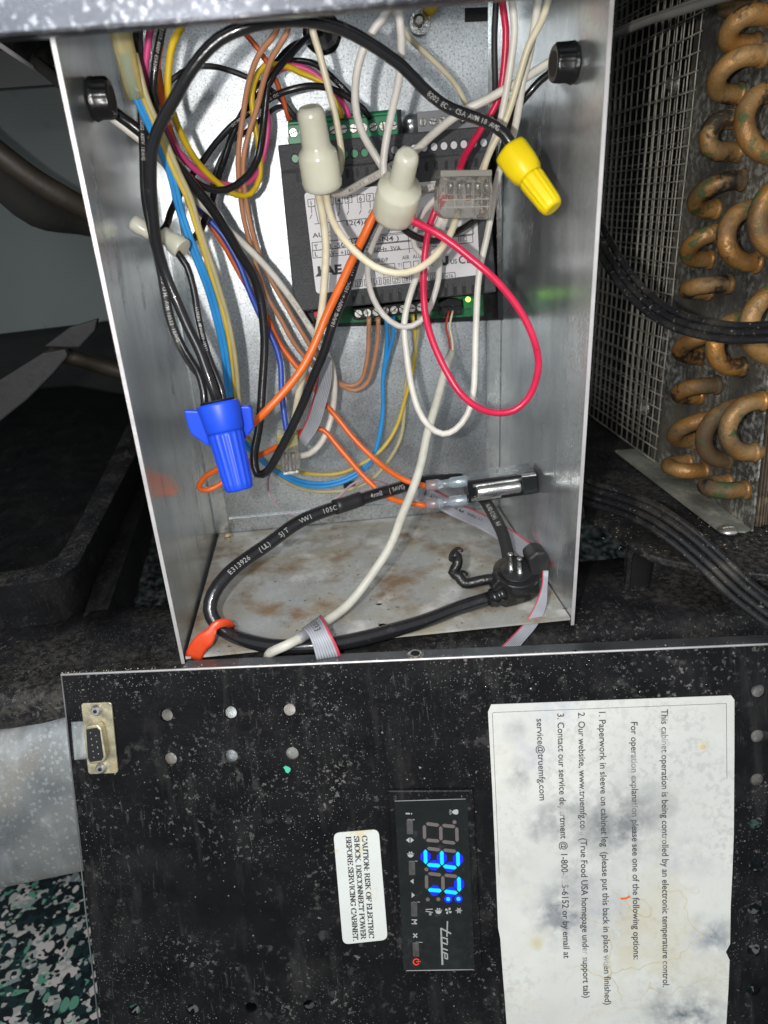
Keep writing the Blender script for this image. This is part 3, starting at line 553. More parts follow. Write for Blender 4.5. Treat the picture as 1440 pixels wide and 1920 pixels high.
# wire mesh, every wire its own piece
scr = thing('mesh_screen', 'square wire mesh screen beside the coil, right of the box wall', 'mesh', Vector((XP - .003, yb, zb)))
pitch = .0088; zlo, zhi = zb + .002, zb + .32; ylo, yhi = yb, yb + pitch * 22
vm = None
for i in range(23):
    y = ylo + i * pitch + (.0 if i else .0)
    if vm is None: vo = MB().tube([Vector((XP - .003, ylo, zlo + (zhi - zlo) * k / 10)) + Vector((random.uniform(-.0002, .0002), random.uniform(-.0003, .0003), 0)) for k in range(11)], .00042, 6).build('upright_wire', M_MESH, scr); vm = vo
    else:
        vo = bpy.data.objects.new('upright_wire', vm.data); COL.objects.link(vo); vo.parent = scr; vo.location = (random.uniform(-.0002, .0002), i * pitch, 0)
hm = None
for i in range(37):
    if hm is None: ho = MB().tube([Vector((XP - .0038, ylo - .003 + (yhi - ylo + .003) * k / 10, zlo + .001)) + Vector((0, 0, random.uniform(-.0003, .0003))) for k in range(11)], .00042, 6).build('cross_wire', M_MESH, scr); hm = ho
    else:
        ho = bpy.data.objects.new('cross_wire', hm.data); COL.objects.link(ho); ho.parent = scr; ho.location = (0, 0, i * pitch)
sc2 = thing('mesh_screen', 'second dirtier wire mesh layer just behind the front mesh screen', 'mesh', Vector((XP + .010, yb, zb)))
for src, cnt, name_, st_ in ((vm, 23, 'upright_wire', (0, 1)), (hm, 37, 'cross_wire', (0, 0))):
    for i in range(cnt):
        d2 = bpy.data.objects.new(name_, src.data); COL.objects.link(d2); d2.parent = sc2
        d2.location = (0, i * pitch + .003, 0) if name_ == 'upright_wire' else (0, .003, i * pitch + .0035)
# dark fan shroud well behind the mesh
o = MB().box((XP + .035, yb - .02, .0), (XP + .037, .3, .36)).build('fan_shroud', M_FOAM, None); tag(o, 'dark fan shroud seen dimly through the wire mesh', 'shroud')

# ================================================================== CONTROLLER MODULE
mod = thing('controller_module', 'black electronic controller with white label and screw terminals on the back panel', 'controller', P(730, 430, 22))
def pp(pts, d, thick, name, m, parent, bevel=0.0): return MB().prism([P(x, y, d) for x, y in pts], (0, thick / 1000, 0)).build(name, m, parent, bevel)
pp([(540, 262), (925, 225), (940, 600), (590, 615)], 8, 7.6, 'base_tray', M_BPLAS, mod)
pp([(573, 578), (906, 553), (907, 592), (600, 608)], 14, 2, 'circuit_board', M_PCB, mod)
lid = pp([(527, 324), (914, 283), (931, 548), (553, 585)], 42, 30, 'lid', M_MODULE, mod, .0008)
band = pp([(521, 272), (560, 268), (912, 236), (926, 246), (925, 286), (527, 323)], 36, 26, 'upper_shoulder', M_MODULE, mod, .0007)
pp([(527, 321), (925, 283), (925, 287), (527, 325)], 40, 4, 'shoulder_seam', M_DARK, mod)
# side wall on the right edge
pp([(929, 250), (938, 300), (944, 600), (934, 600)], 20, 18, 'side_clip', M_BPLAS, mod)
def oval(px, py, rx, ry, d, name, m, parent, th=.4, n=16):
    mb = MB(); c = P(px, py, d); a_ = mm(rx, c); b_ = mm(ry, c)
    mb.prism([c + Vector((a_ * math.cos(2 * math.pi * i / n), 0, b_ * math.sin(2 * math.pi * i / n))) for i in range(n)], (0, th / 1000, 0)); return mb.build(name, m, parent)
def slot(px, py, wv, hv, d, name, m, parent):
    c = P(px, py, d); a_ = mm(wv, c); b_ = mm(hv, c); pts = [c + Vector((a_ * math.cos(t), 0, b_ + a_ * math.sin(t))) for t in [i * math.pi / 6 for i in range(7)]] + [c + Vector((a_ * math.cos(t), 0, -b_ + a_ * math.sin(t))) for t in [math.pi + i * math.pi / 6 for i in range(7)]]
    return MB().prism(pts, (0, .0006, 0)).build(name, m, parent)
for k in range(20):
    x = 553 + 18.6 * k; y = 297 - (x - 553) * .085
    if x > 915: break
    c = P(x, y, 36.2)
    MB().lathe(c + NF * .00005, c + NF * .0004, [(0, mm(8.0, c)), (1, mm(7.4, c))], 20).build('screw_hole_rim', M_MODULE, mod)
    oval(x + .5, y + .5, 6.2, 6.6, 36.8, 'screw_hole', M_GTERM if x < 735 else (M_GRTERM if x < 760 else M_LABEL), mod, .2)
    slot(x + 5, y + 36, 2.9, 5, 42.4, 'wire_slot', M_DARK, lid)
for k in range(15):
    x = 664 + 17.2 * k; y = 566 - (x - 664) * .097
    if x > 915: break
    slot(x, y - 2, 3.2, 4.5, 42.4, 'wire_slot', M_DARK, lid)
    MB().lathe(P(x, y - 13, 42), P(x, y - 13, 43.2), [(0, .0010), (1, .0008)], 10).build('rib_stud', M_MODULE, lid)
def term(pts, d, th, name, m, screws, par, sr):
    t = pp(pts, d, th, name, m, par, .0004)
    for i, (x, y) in enumerate(screws):
        c = P(x, y, d + .15); r = mm(sr, c); an = random.uniform(0, math.pi)
        MB().lathe(c, c + NF * .0001, [(0, r * 1.16), (1, r * 1.14)], 20).build('screw_well', M_DARK, t)
        mb = MB(); g = r * .13
        for s_ in (0, 1):
            pts_ = []
            for j in range(11):
                th_ = math.asin(g / r) + (math.pi - 2 * math.asin(g / r)) * j / 10; pts_.append((r * math.cos(th_), r * math.sin(th_) * (1 if s_ == 0 else -1)))
            mb.prism([c + NF * .0008 + Vector((u_ * math.cos(an) - v_ * math.sin(an), 0, u_ * math.sin(an) + v_ * math.cos(an))) for u_, v_ in pts_], (0, .0007, 0))
        mb.build('screw', M_SCREW, t)
    return t
gt_ = term([(540, 229), (745, 208), (747, 252), (541, 272)], 30, 22, 'green_terminal_block', M_GTERM, [(550 + 18.7 * k, 249 - 1.35 * k) for k in range(11)], mod, 7.2)
MB().prism([P(540, 225, 26), P(745, 204, 26), P(745, 214, 31), P(540, 236, 31)], (0, .004, 0)).build('green_lip', M_GTERM, gt_)
pp([(745, 206), (752, 205), (754, 252), (747, 253)], 28, 20, 'block_end', M_BPLAS, mod)
pp([(782, 210), (912, 198), (914, 238), (784, 250)], 29, 20, 'grey_terminal_block', M_GRTERM, mod, .0004)
for i in range(7):
    x = 793 + 18.5 * i; c = P(x, 229 - 1.6 * i, 29.3); r = mm(6.8, c)
    mb = MB(); mb.lathe(c, c + NF * .0006, [(0, r), (.8, r), (1, r * .85)], 20); mb.build('screw', M_SCREW, mod); an = random.uniform(0, 3)
    MB().prism([c + NF * .0007 + Vector((u_ * math.cos(an) - v_ * math.sin(an), 0, u_ * math.sin(an) + v_ * math.cos(an))) for u_, v_ in [(-r * .9, -r * .12), (r * .9, -r * .12), (r * .9, r * .12), (-r * .9, r * .12)]], (0, .0001, 0)).build('screw_slot', M_DARK, mod)
# embossed metal ear between the blocks
c = P(770, 235, 3); MB().lathe(P(768, 212, 6), P(771, 262, 6), [(0, .0008), (.12, .0040), (.3, .0048), (1, .0052)], 18).build('mounting_ear', M_WALL, box)
term([(663, 579), (800, 563), (822, 561), (824, 582), (664, 600)], 34, 18, 'black_terminal_block', M_BPLAS, [(672 + 16.6 * k, 588 - 1.75 * k) for k in range(9)], mod, 6.9)
dc = pp([(828, 577), (864, 573), (866, 590), (829, 595)], 33, 12, 'data_connector', M_BPLAS, mod, .0004)
for x in (833, 844, 857): pp([(x, 581), (x + 6, 580.4), (x + 6, 587), (x, 587.6)], 33.3, .3, 'socket_hole', M_DARK, dc)
pp([(817, 572), (840, 560), (862, 562), (866, 572), (830, 577)], 30, 8, 'connector_latch', M_BPLAS, mod)
pp([(588, 585), (600, 583), (601, 594), (589, 596)], 26, 8, 'red_jumper', M_RIBR, mod, .0004)
pp([(560, 588), (588, 586), (590, 606), (575, 608)], 20, 10, 'corner_clip', M_BPLAS, mod)
c = P(877, 561, 22); MB().lathe(c, c + NF * .003, [(0, .0013), (.6, .0013), (.9, .0009), (1, .0004)], 14).build('status_light', M_LED, mod)
pp([(868, 560), (905, 556), (906, 575), (870, 578)], 18, 3, 'upper_board', M_PCB, mod)
# label with its print
lab = [(570, 361), (891, 333), (900, 515), (593, 551)]
def rounded_px(c4, rr, d, proj=None):
    proj = proj or (lambda x, y: P(x, y, d)); out = []; n = len(c4)
    for i in range(n):
        p0 = Vector(c4[i - 1]); p1 = Vector(c4[i]); p2 = Vector(c4[(i + 1) % n]); a_ = p1 + (p0 - p1).normalized() * rr; b_ = p1 + (p2 - p1).normalized() * rr
        for k in range(6):
            t = k / 5; q = a_ * (1 - t) ** 2 + p1 * 2 * t * (1 - t) + b_ * t * t; out.append(proj(q.x, q.y))
    return out
label = MB().prism(rounded_px(lab, 8, 42.3), (0, .00015, 0)).build('label', M_LABEL, lid)
pm = MB(); DL = 42.42
def T(txt, x0, y0, x1, hpx, bold=0.015, slope=-.098): text_fit(pm, txt, P(x0, y0, DL), P(x1, y0 + (x1 - x0) * slope, DL), NF, hpx, bold)
def line(x0, y0, x1, y1, wpx=1.3, m=None, d=DL):
    a_ = P(x0, y0, d); b_ = P(x1, y1, d); dr = (b_ - a_).normalized(); nn = Vector((-dr.z, 0, dr.x)) * mm(wpx, a_) / 2
    (m or pm).add([a_ - nn, b_ - nn, b_ + nn, a_ + nn], [(0, 1, 2, 3)])
def rect(x, y, wv, hv, wpx=1.2):
    s_ = -.098; q = [(x, y), (x + wv, y + wv * s_), (x + wv + hv * .07, y + wv * s_ + hv), (x + hv * .07, y + hv)]
    for i in range(4): line(*q[i], *q[(i + 1) % 4], wpx)
for i, ch in enumerate('123456789'):
    x = 577 + 17.3 * i; y = 374 - 17.3 * .1 * i; xx = x + (6 if i > 4 else 0); rect(xx, y, 13, 14); T(ch, xx + 4, y + 11.5, xx + 9.5, 8)
    line(xx + 7, y + 14, xx + 7.5, y + 26); line(xx + 8, y + 28, xx + 4, y + 36)
for i in range(5): rect(778 + 20 * i, 351 - 2 * i, 14, 13); T(str(10 + i), 780 + 20 * i, 362 - 2 * i, 790 + 20 * i, 7)
line(590, 420, 700, 408); line(590, 385, 597, 418)
T('12(4)A 8(3)A', 650, 423, 735, 8); T('AUX  A', 586, 446, 640, 8); T('*', 728, 436, 737, 14, .03)
for k in range(6):
    an = k * math.pi / 3; line(732, 428, 732 + 6.5 * math.cos(an), 428 + 6.5 * math.sin(an), 1.6)
T('AR2-28 (SN4 )', 640, 458, 748, 8.5, slope=-.07)
rect(585, 455, 300, 15); rect(586, 470, 300, 14); rect(700, 441, 187, 16)
T('T', 590, 468, 596, 8.5); T('3 -50...150', 616, 466, 680, 8.5); T('L', 591, 481, 596, 8.5); T('115V~ +10-15%  50/60Hz. 3VA', 606, 481, 752, 8.5, slope=-.08)
T('IP55   11 12', 838, 455, 876, 8, slope=-.09); line(765, 440, 768, 474)
T('DOOR EVP', 690, 494, 728, 7, .01); T('AIR', 754, 487, 768, 7, .01); T('AUX', 774, 485, 792, 7, .01); T('T1', 746, 500, 753, 5.5); rect(756, 492, 14, 12); rect(775, 490, 14, 12)
rect(706, 497, 34, 12); line(702, 505, 704, 520); line(718, 503, 720, 518)
for i, ch in enumerate(['34', '33', '32', '31', '30', '29', '28', '27', '26', '25']):
    x = 648 + 17.6 * (i); y = 527 - 1.62 * i; rect(x, y, 13.5, 12.5); T(ch, x + 2.5, y + 10.5, x + 11.8, 8)
rect(829, 513, 24, 11); T('DATA', 831, 522.5, 850, 6.5)
T('c', 808, 499, 813, 7); T('US', 845, 495, 857, 8, .02); T('C', 861, 494, 871, 14, .02, 0); T('E', 875, 493, 884, 14, .02, 0)
pm.build('label_print', M_GINK, label)
pm = MB()
# chunky recognition mark and maker's block letters on the label
T('LAE', 597, 517, 642, 16, .05); pm.add([P(x, y, DL + .02) for x, y in [(591, 519), (604, 503), (604, 518)]], [(0, 1, 2)])
pm.build('maker_mark', M_INK, label); pm = MB()
ru = [(823, 482), (829, 481), (831, 492), (835, 492), (835, 480), (841, 479), (841, 494), (836, 498), (830, 498), (826, 494)]
pm.add([P(x, y, DL) for x, y in ru], [tuple(range(len(ru)))])
pm.build('recognition_mark', M_INK, label)

# ================================================================== WIRES
NW = 0
def wire(label, pts, wpx, m, txt=None, tstart=.1, tsize=None, name='wire', cat='wire', group=None, step=.0035, prm=None, n=12, off=0.0, flip=False, wob=0.0):
    if cat == 'wire': group = group or 'loose insulated wires in the control box'
    q3 = [pt(p) for p in pts]; mid = q3[len(q3) // 2]; r = mm(wpx, mid) / 2
    for i, p in enumerate(q3):
        if len(pts[i]) == 3 and abs(p.x) < BW and p.z < r + .0005 and p.y > -.16: q3[i] = PZ(pts[i][0], pts[i][1], r + .0005)
    q = smooth_path(q3, step)
    rg_ = random.Random(label); ph = [rg_.uniform(0, 6.28) for _ in range(6)]; am = min(.00055, r * .35)
    q = [p + Vector((math.sin(i * .21 + ph[0]) * .6 + math.sin(i * .53 + ph[1]) * .4, math.sin(i * .33 + ph[2]), math.sin(i * .27 + ph[3]) * .6 + math.sin(i * .61 + ph[4]) * .4)) * am * min(1, i / 4, (len(q) - 1 - i) / 4) for i, p in enumerate(q)]
    if wob: q = [p + Vector((math.sin(i * .5) * wob, 0, math.cos(i * .43) * wob)) for i, p in enumerate(q)]
    o = MB().tube(q, r, n).build(name, m, None); tag(o, label, cat, group)
    if txt:
        mb = MB(); text_on_path(mb, q, r, txt, tstart, tsize or r * .75, off=off, flip=flip)
        if mb.v:
            o['_o'] = tuple(o.location); mb.build('printed_lettering', prm or M_PRINT, o)
    return q, r
# --- thick black loop from the blue nut over the top to the yellow nut
wire('thick black wire looping over the top from the blue nut to the yellow nut', [(416, 775, 120), (402, 735, 120), (377, 665, 116), (352, 615, 112), (330, 565, 110), (308, 510, 110), (293, 455, 112), (287, 400, 116), (286, 337, 120), (290, 270, 124), (305, 225, 127), (326, 184, 130), (360, 126, 133), (412, 72, 134), (475, 46, 134), (547, 41, 132), (613, 49, 130), (663, 65, 128), (713, 91, 126), (757, 125, 124), (790, 160, 122), (830, 193, 120), (880, 215, 120), (913, 229, 120), (945, 252, 121), (966, 284, 122)], 24, M_BLACK, '8202 EC - CSA AWM 18 AWG', .85, None)
wire('black wire with white lettering down the left side into the blue nut', [(256, 20, 90), (258, 130, 90), (264, 235, 92), (268, 300, 94), (274, 370, 98), (285, 430, 102), (300, 500, 100), (312, 560, 100), (324, 610, 104), (347, 662, 108), (368, 695, 112), (381, 732, 116), (384, 775, 118)], 15, M_BLACK, 'E58202 600V 18AWG', .22)
wire('black wire from the pale crimp sleeve bowing down to the blue nut', [(322, 455, 96), (334, 476, 98), (350, 500, 100), (361, 539, 102), (369, 591, 104), (383, 643, 108), (400, 690, 112), (414, 725, 116), (424, 775, 118)], 13, M_BLACK, 'LL58202 MTW 600V 10532', .38)
wire('twisted twin of the black wire entering the blue nut from the left', [(296, 470, 106), (305, 520, 104), (318, 590, 104), (340, 650, 106), (362, 688, 110), (385, 720, 114), (398, 775, 117)], 17, M_BLACKM, '5815 OIML AWM 10532 18AWG', .12)
# --- flat blue and yellow pairs, sheathed at the top, looping behind the nut to the lower terminals
def twin(label, pts, wpx, m, off, **k): return wire(label, [(p[0] + off[0], p[1] + off[1], p[2]) for p in pts], wpx, m, **k)
bluep = [(232, 100, 100), (252, 175, 98), (268, 212, 96), (292, 265, 92), (317, 325, 88), (335, 395, 84), (363, 480, 80), (390, 549, 76), (411, 626, 72), (424, 705, 66), (434, 775, 56), (452, 825, 44), (475, 852, 36), (505, 878, 30), (535, 896, 26), (572, 909, 22), (612, 911, 20), (650, 902, 19), (681, 883, 18), (703, 853, 18), (713, 810, 18), (717, 760, 19), (718, 710, 21), (724, 662, 25), (726, 617, 30), (724, 596, 34)]
twin('blue wire of the flat pair, nearer the left wall, ending under a terminal screw', bluep, 7.5, M_BLUE, (0, 0))
bl2 = [(x + (7 if i < 10 else (4 if i < 13 else 0)), y - (0 if i < 11 else (6 if i < 22 else 0)), d) for i, (x, y, d) in enumerate(bluep[:-3])] + [(731, 655, 26), (738, 625, 31), (737, 594, 34)]
twin('blue wire of the flat pair, lying against the yellow pair', bl2, 7.5, M_BLUE, (0, 0))
yel = [(246, 100, 101), (266, 175, 99), (281, 212, 96), (304, 265, 92), (330, 325, 88), (352, 370, 85), (366, 420, 83), (381, 470, 80), (403, 540, 75), (417, 585, 72), (429, 643, 68), (437, 702, 64), (445, 775, 54), (462, 822, 42), (480, 848, 34), (500, 864, 30), (543, 881, 26), (587, 889, 22), (637, 887, 20), (680, 870, 18), (713, 846, 18), (743, 800, 18), (762, 737, 19), (774, 687, 22), (780, 635, 27), (773, 590, 33)]
twin('yellow wire beside the blue pair, curving low across the back panel', yel, 7.5, M_OCHRE, (0, 0))
yl2 = [(x + 7, y, d) for x, y, d in yel[:12]] + [(453, 775, 54), (463, 815, 40), (485, 850, 30), (510, 884, 26), (533, 902, 22), (570, 916, 18), (620, 921, 16), (660, 917, 15), (697, 900, 14), (727, 867, 14), (750, 822, 15), (758, 767, 16), (760, 720, 18), (771, 680, 22), (783, 640, 27), (786, 592, 33)]
twin('beige yellow wire curving lowest across the back panel', yl2, 7.5, M_OLIVE, (0, 0))
o = thing('sleeve_tube', 'yellowed clear sleeve round the blue and yellow wires at the upper left', 'sleeve', P(240, 110, 102))
q = smooth_path([P(222, -20, 108), P(226, 60, 106), P(240, 120, 102), P(255, 182, 98)], .004)
MB().tube(q, [mm(44 - 8 * (i / len(q)), q[i]) / 2 for i in range(len(q))], 18).build('tube_wall', M_SHEATH, o)
# --- wires at the upper left
wire('dark navy wire hanging beside the pink wire at the top left', [(266, -30, 80), (263, 45, 80), (264, 94, 78), (272, 142, 76), (284, 190, 70), (300, 235, 64)], 9, M_NAVY, '02581 02581', .3)
wire('pink wire looping down from the top left and back up to the green terminals', [(292, -30, 88), (284, 41, 86), (276, 94, 84), (272, 142, 82), (284, 190, 78), (305, 232, 72), (337, 281, 62), (367, 317, 56), (405, 342, 50), (450, 348, 46), (482, 326, 42), (496, 281, 40), (501, 232, 40), (497, 180, 38), (515, 138, 36), (550, 123, 36), (580, 131, 36), (603, 147, 36), (630, 177, 35), (647, 200, 34), (655, 220, 33)], 11, M_PINK)
wire('black lettered wire looping beside the pink wire toward the back grommet', [(314, -30, 84), (307, 45, 84), (296, 94, 84), (288, 142, 84), (287, 187, 82), (300, 235, 78), (324, 285, 72), (355, 328, 64), (390, 353, 58), (424, 357, 54), (457, 337, 50), (482, 300, 46), (491, 250, 44), (495, 206, 44), (502, 158, 44), (520, 128, 42), (547, 100, 36), (577, 72, 20), (600, 62, 6)], 13, M_BLACK, '58202 600V E58202', .07)
wire('bright yellow wire sweeping down in the largest yellow loop from the top left', [(372, -20, 92), (350, 41, 90), (326, 78, 88), (316, 120, 86), (314, 169, 84), (326, 217, 80), (349, 270, 72), (375, 311, 62), (409, 346, 54), (442, 367, 48), (470, 365, 44), (488, 332, 42), (486, 280, 42), (478, 230, 42), (474, 170, 42), (495, 125, 40), (537, 126, 38), (563, 139, 36), (600, 153, 36), (622, 175, 35), (633, 197, 34), (641, 222, 33)], 11, M_YEL)
wire('upper tan wire of the pair running beside the controller and up to a terminal', [(530, 20, 66), (517, 60, 64), (486, 105, 60), (467, 157, 56), (457, 210, 52), (448, 281, 48), (448, 337, 45), (456, 412, 42), (472, 469, 40), (488, 520, 38), (503, 560, 36), (527, 600, 34), (553, 643, 32), (582, 680, 28), (610, 706, 25), (633, 717, 24), (660, 723, 24), (677, 713, 25), (687, 677, 28), (691, 627, 32), (692, 596, 36)], 9, M_TAN, 'CSC 18 AWG LL12 MTW CSC 18 AWG', .45)
wire('lower tan wire of the pair, closest to the controller side', [(548, 20, 66), (536, 64, 64), (512, 105, 60), (495, 150, 56), (482, 200, 52), (467, 250, 49), (458, 300, 47), (462, 375, 44), (472, 431, 42), (486, 476, 40), (505, 520, 38), (527, 560, 36), (552, 603, 34), (577, 640, 32), (600, 675, 28), (628, 715, 25), (667, 732, 24), (690, 717, 26), (701, 683, 29), (708, 630, 32), (709, 596, 36)], 9, M_TAN, 'CSC 18 AWG LL12 MTW CSC 18', .42)
wire('dark orange wire slanting from the top to the green terminal block', [(400, -10, 44), (431, 34, 44), (461, 64, 42), (487, 97, 42), (514, 146, 38), (532, 190, 35), (542, 226, 33)], 10, M_DORANGE)
wire('thin black wire arching to the left of the tan wires near the top', [(290, 205, 30), (303, 172, 28), (325, 145, 26), (356, 127, 26), (394, 123, 28), (431, 131, 30), (465, 144, 30), (502, 165, 32), (527, 187, 34), (553, 222, 34)], 10, M_BLACKM)
wire('glossy black wire with CSC lettering arching over to the green terminals', [(296, 440, 84), (311, 425, 78), (320, 395, 68), (345, 345, 52), (379, 304, 44), (405, 270, 40), (435, 238, 38), (469, 212, 38), (500, 190, 38), (530, 172, 40), (580, 160, 40), (613, 164, 38), (647, 180, 36), (680, 204, 35), (694, 222, 33)], 12, M_BLACK, 'CSC AWM  18 AWG  CSC  58202 CSC', .5)
wire('black wire rising from the right crimp sleeve to the back grommet', [(338, 462, 84), (375, 432, 60), (397, 375, 46), (409, 330, 40), (424, 290, 36), (442, 240, 34), (468, 190, 34), (503, 143, 34), (545, 92, 26), (590, 70, 8)], 13, M_BLACK)
wire('short black wire arching from the grommet to the green terminals', [(520, 118, 30), (550, 113, 32), (580, 117, 34), (607, 133, 36), (633, 157, 36), (657, 180, 35), (674, 220, 33)], 11, M_BLACK, 'CSC 18', .6)
# --- grommet cable: black and white twins
q_, r_ = wire('black wire from the left grommet sweeping down and back up into the middle connector', [(196, 196, 92), (210, 207, 92), (244, 234, 92), (277, 262, 90), (311, 290, 86), (340, 322, 80), (375, 362, 72), (405, 400, 66), (431, 442, 62), (450, 475, 58), (476, 516, 54), (489, 560, 52), (494, 620, 52), (494, 680, 54), (490, 745, 58), (484, 810, 62), (478, 855, 66), (485, 888, 70), (502, 884, 72), (523, 850, 74), (547, 803, 76), (567, 757, 77), (587, 703, 78), (607, 657, 79), (628, 600, 80), (647, 555, 81), (669, 484, 83), (688, 442, 86), (708, 400, 90), (722, 370, 94)], 16, M_BLACK, '18AWG 600V + 105C  VW-1 600V + 105', .82, None)
wire('white wire lying along the black grommet wire down to the clear splice', [(192, 208, 90), (217, 225, 89), (244, 246, 88), (277, 272, 87), (307, 302, 84), (337, 336, 76), (367, 374, 68), (395, 400, 62), (427, 432, 56), (454, 455, 52), (480, 480, 50), (500, 503, 48), (526, 535, 46), (557, 575, 44), (587, 620, 40), (607, 653, 38), (624, 693, 36), (628, 737, 36), (620, 787, 38), (602, 827, 42), (577, 850, 46), (553, 852, 52), (545, 840, 54)], 13, M_WHITE, 'CSC 18AWG 600V VW-1  LL12 CSC MTW 18 AWG 600V', .5, prm=M_PRINTD)
wire('thin dark red wire half hidden behind the black loop at the upper left', [(300, -20, 40), (306, 60, 40), (298, 120, 38), (300, 170, 36), (318, 232, 32), (338, 290, 28), (352, 340, 24), (366, 400, 20)], 8, M_DORANGE)
wire('slim black wire lying flat on the back panel behind the tan wires', [(428, 440, 12), (405, 400, 12), (396, 350, 12), (412, 300, 12), (438, 262, 14), (470, 240, 16), (500, 214, 20), (530, 200, 26), (562, 226, 32)], 8, M_BLACKM)
# --- blue/orange behind
wire('dark blue wire running down the back panel into the clear splice', [(360, 380, 40), (375, 392, 40), (395, 412, 40), (418, 438, 40), (448, 494, 40), (465, 539, 40), (490, 596, 40), (513, 643, 42), (523, 677, 44), (527, 727, 48), (533, 775, 52), (540, 825, 55)], 11, M_DBLUE)
wire('long orange wire crossing the back panel to the upper spade terminal', [(296, 130, 50), (305, 190, 50), (330, 280, 46), (355, 350, 42), (375, 395, 38), (392, 420, 36), (420, 462, 34), (445, 505, 32), (475, 555, 32), (500, 595, 32), (520, 637, 32), (553, 683, 34), (587, 723, 36), (607, 753, 38), (633, 783, 42), (660, 817, 46), (693, 853, 52), (727, 883, 60), (763, 903, 68), (800, 911, 72)], 10.5, M_ORANGE)
wire('orange wire looping behind the blue nut and on to the lower spade terminal', [(470, 793, 96), (445, 838, 86), (410, 880, 72), (383, 898, 66), (374, 915, 64), (392, 917, 62), (430, 894, 60), (462, 868, 58), (497, 848, 54), (530, 831, 48), (560, 812, 44), (587, 805, 40), (607, 807, 40), (627, 827, 42), (653, 857, 46), (680, 890, 52), (720, 927, 60), (753, 941, 68), (800, 948, 74)], 10.5, M_ORANGE)
wire('bright orange wire from the middle connector slanting down behind the blue nut', [(725, 372, 96), (704, 397, 94), (679, 445, 92), (660, 484, 90), (634, 544, 89), (609, 600, 89), (592, 642, 90), (568, 688, 92), (530, 737, 94), (490, 780, 96), (455, 812, 94), (430, 840, 90)], 15, M_ORANGE)
# --- the white group at the top
wire('white wire bowing left under the black loop to the middle connector', [(745, -30, 104), (727, 20, 104), (707, 47, 102), (687, 83, 100), (673, 123, 98), (666, 167, 96), (669, 213, 94), (683, 253, 92), (705, 290, 90), (722, 320, 90), (735, 350, 92)], 15, M_PALE)
wire('straight white wire dropping from the top to behind the middle connector', [(748, -30, 108), (748, 17, 108), (754, 67, 106), (751, 133, 102), (741, 187, 99), (732, 233, 96), (723, 283, 94), (720, 330, 93), (732, 355, 93)], 15, M_PALE)
wire('thin beige wire running from the top to the grey terminals', [(722, -30, 60), (742, 30, 56), (767, 72, 50), (793, 95, 44), (830, 130, 40), (857, 163, 36), (879, 205, 34)], 11, M_OLIVE if False else M_CREAM)
wire('cream wire curving down from the grommet beside the tall connector', [(578, -30, 80), (583, 20, 80), (588, 63, 80), (598, 93, 79), (613, 147, 78), (627, 207, 78), (635, 260, 78), (639, 300, 78), (632, 332, 80), (612, 345, 84)], 13, M_CREAM)
wire('white wire from the right grommet crossing the controller to the tall connector', [(1075, 95, 86), (1046, 108, 86), (1012, 127, 85), (975, 149, 84), (941, 168, 83), (911, 187, 82), (873, 207, 80), (840, 230, 76), (807, 257, 70), (780, 282, 64), (743, 308, 62), (713, 327, 64), (680, 343, 68), (647, 358, 76), (623, 360, 84), (608, 348, 90)], 15, M_WHITE, 'NIXV 18 AWG  LL58202  NIXV +V AWM', .62, prm=M_PRINTD)
wire('black wire from the right grommet passing behind the clear block in a loop', [(1070, 118, 82), (1042, 131, 82), (1012, 154, 80), (990, 176, 78), (965, 205, 74), (950, 250, 66), (940, 300, 58), (932, 345, 54), (915, 390, 54), (883, 420, 60), (851, 439, 70), (813, 452, 78), (781, 446, 84), (757, 429, 88), (744, 405, 90), (740, 380, 92)], 12, M_BLACK, 'LL58202 CSA', .7)
wire('upper crimson wire dropping from the top right into the clear block', [(940, -30, 76), (942, 7, 76), (947, 56, 76), (945, 110, 74), (940, 160, 72), (930, 195, 70), (913, 222, 68), (893, 253, 68), (873, 290, 72), (858, 330, 80)], 13, M_RED)
wire('crimson wire in a big loop from the middle connector round to the controller', [(742, 388, 96), (756, 404, 98), (787, 423, 102), (819, 439, 106), (851, 459, 108), (883, 484, 110), (915, 510, 112), (945, 540, 113), (971, 574, 114), (987, 602, 115), (1001, 637, 116), (1010, 680, 116), (1005, 715, 116), (990, 747, 115), (962, 771, 114), (930, 776, 113), (900, 768, 112), (870, 745, 110), (843, 704, 106), (813, 643, 100), (800, 595, 94), (796, 545, 90), (795, 500, 86), (798, 455, 84), (805, 420, 82), (818, 390, 82), (832, 365, 86)], 13, M_RED)
wire('black wire hanging beside the upper crimson wire at the top right', [(932, -30, 70), (930, 33, 70), (927, 90, 70), (927, 150, 68), (929, 205, 64), (935, 260, 58)], 12, M_BLACKM)
wire('cream wire left of the white bundle running down into the clear block', [(956, -30, 90), (958, 0, 90), (962, 56, 89), (957, 120, 88), (949, 180, 86), (937, 235, 84), (920, 280, 83), (906, 315, 85), (896, 345, 88)], 14, M_WHITE)
wire('yellowish cream wire crossing in front of the white bundle at the top right', [(1032, -30, 96), (1027, 4, 96), (1015, 45, 95), (994, 86, 94), (979, 131, 92), (963, 182, 90), (943, 236, 88), (925, 270, 86), (912, 300, 86), (902, 335, 88)], 13, M_CREAM)
wire('long white wire dropping right of the clear block into a deep loop', [(1012, -30, 88), (1008, 4, 88), (1003, 41, 88), (994, 105, 87), (982, 150, 86), (971, 210, 82), (960, 262, 76), (937, 325, 68), (925, 378, 62), (912, 445, 60), (899, 505, 60), (893, 563, 62), (892, 618, 66), (893, 680, 70), (889, 735, 74), (876, 778, 76), (853, 805, 77), (830, 812, 77), (803, 797, 76), (783, 767, 74), (769, 720, 70), (762, 660, 64), (759, 605, 60), (770, 550, 58), (785, 510, 60), (800, 475, 66), (812, 440, 74), (830, 405, 82)], 12, M_WHITE)
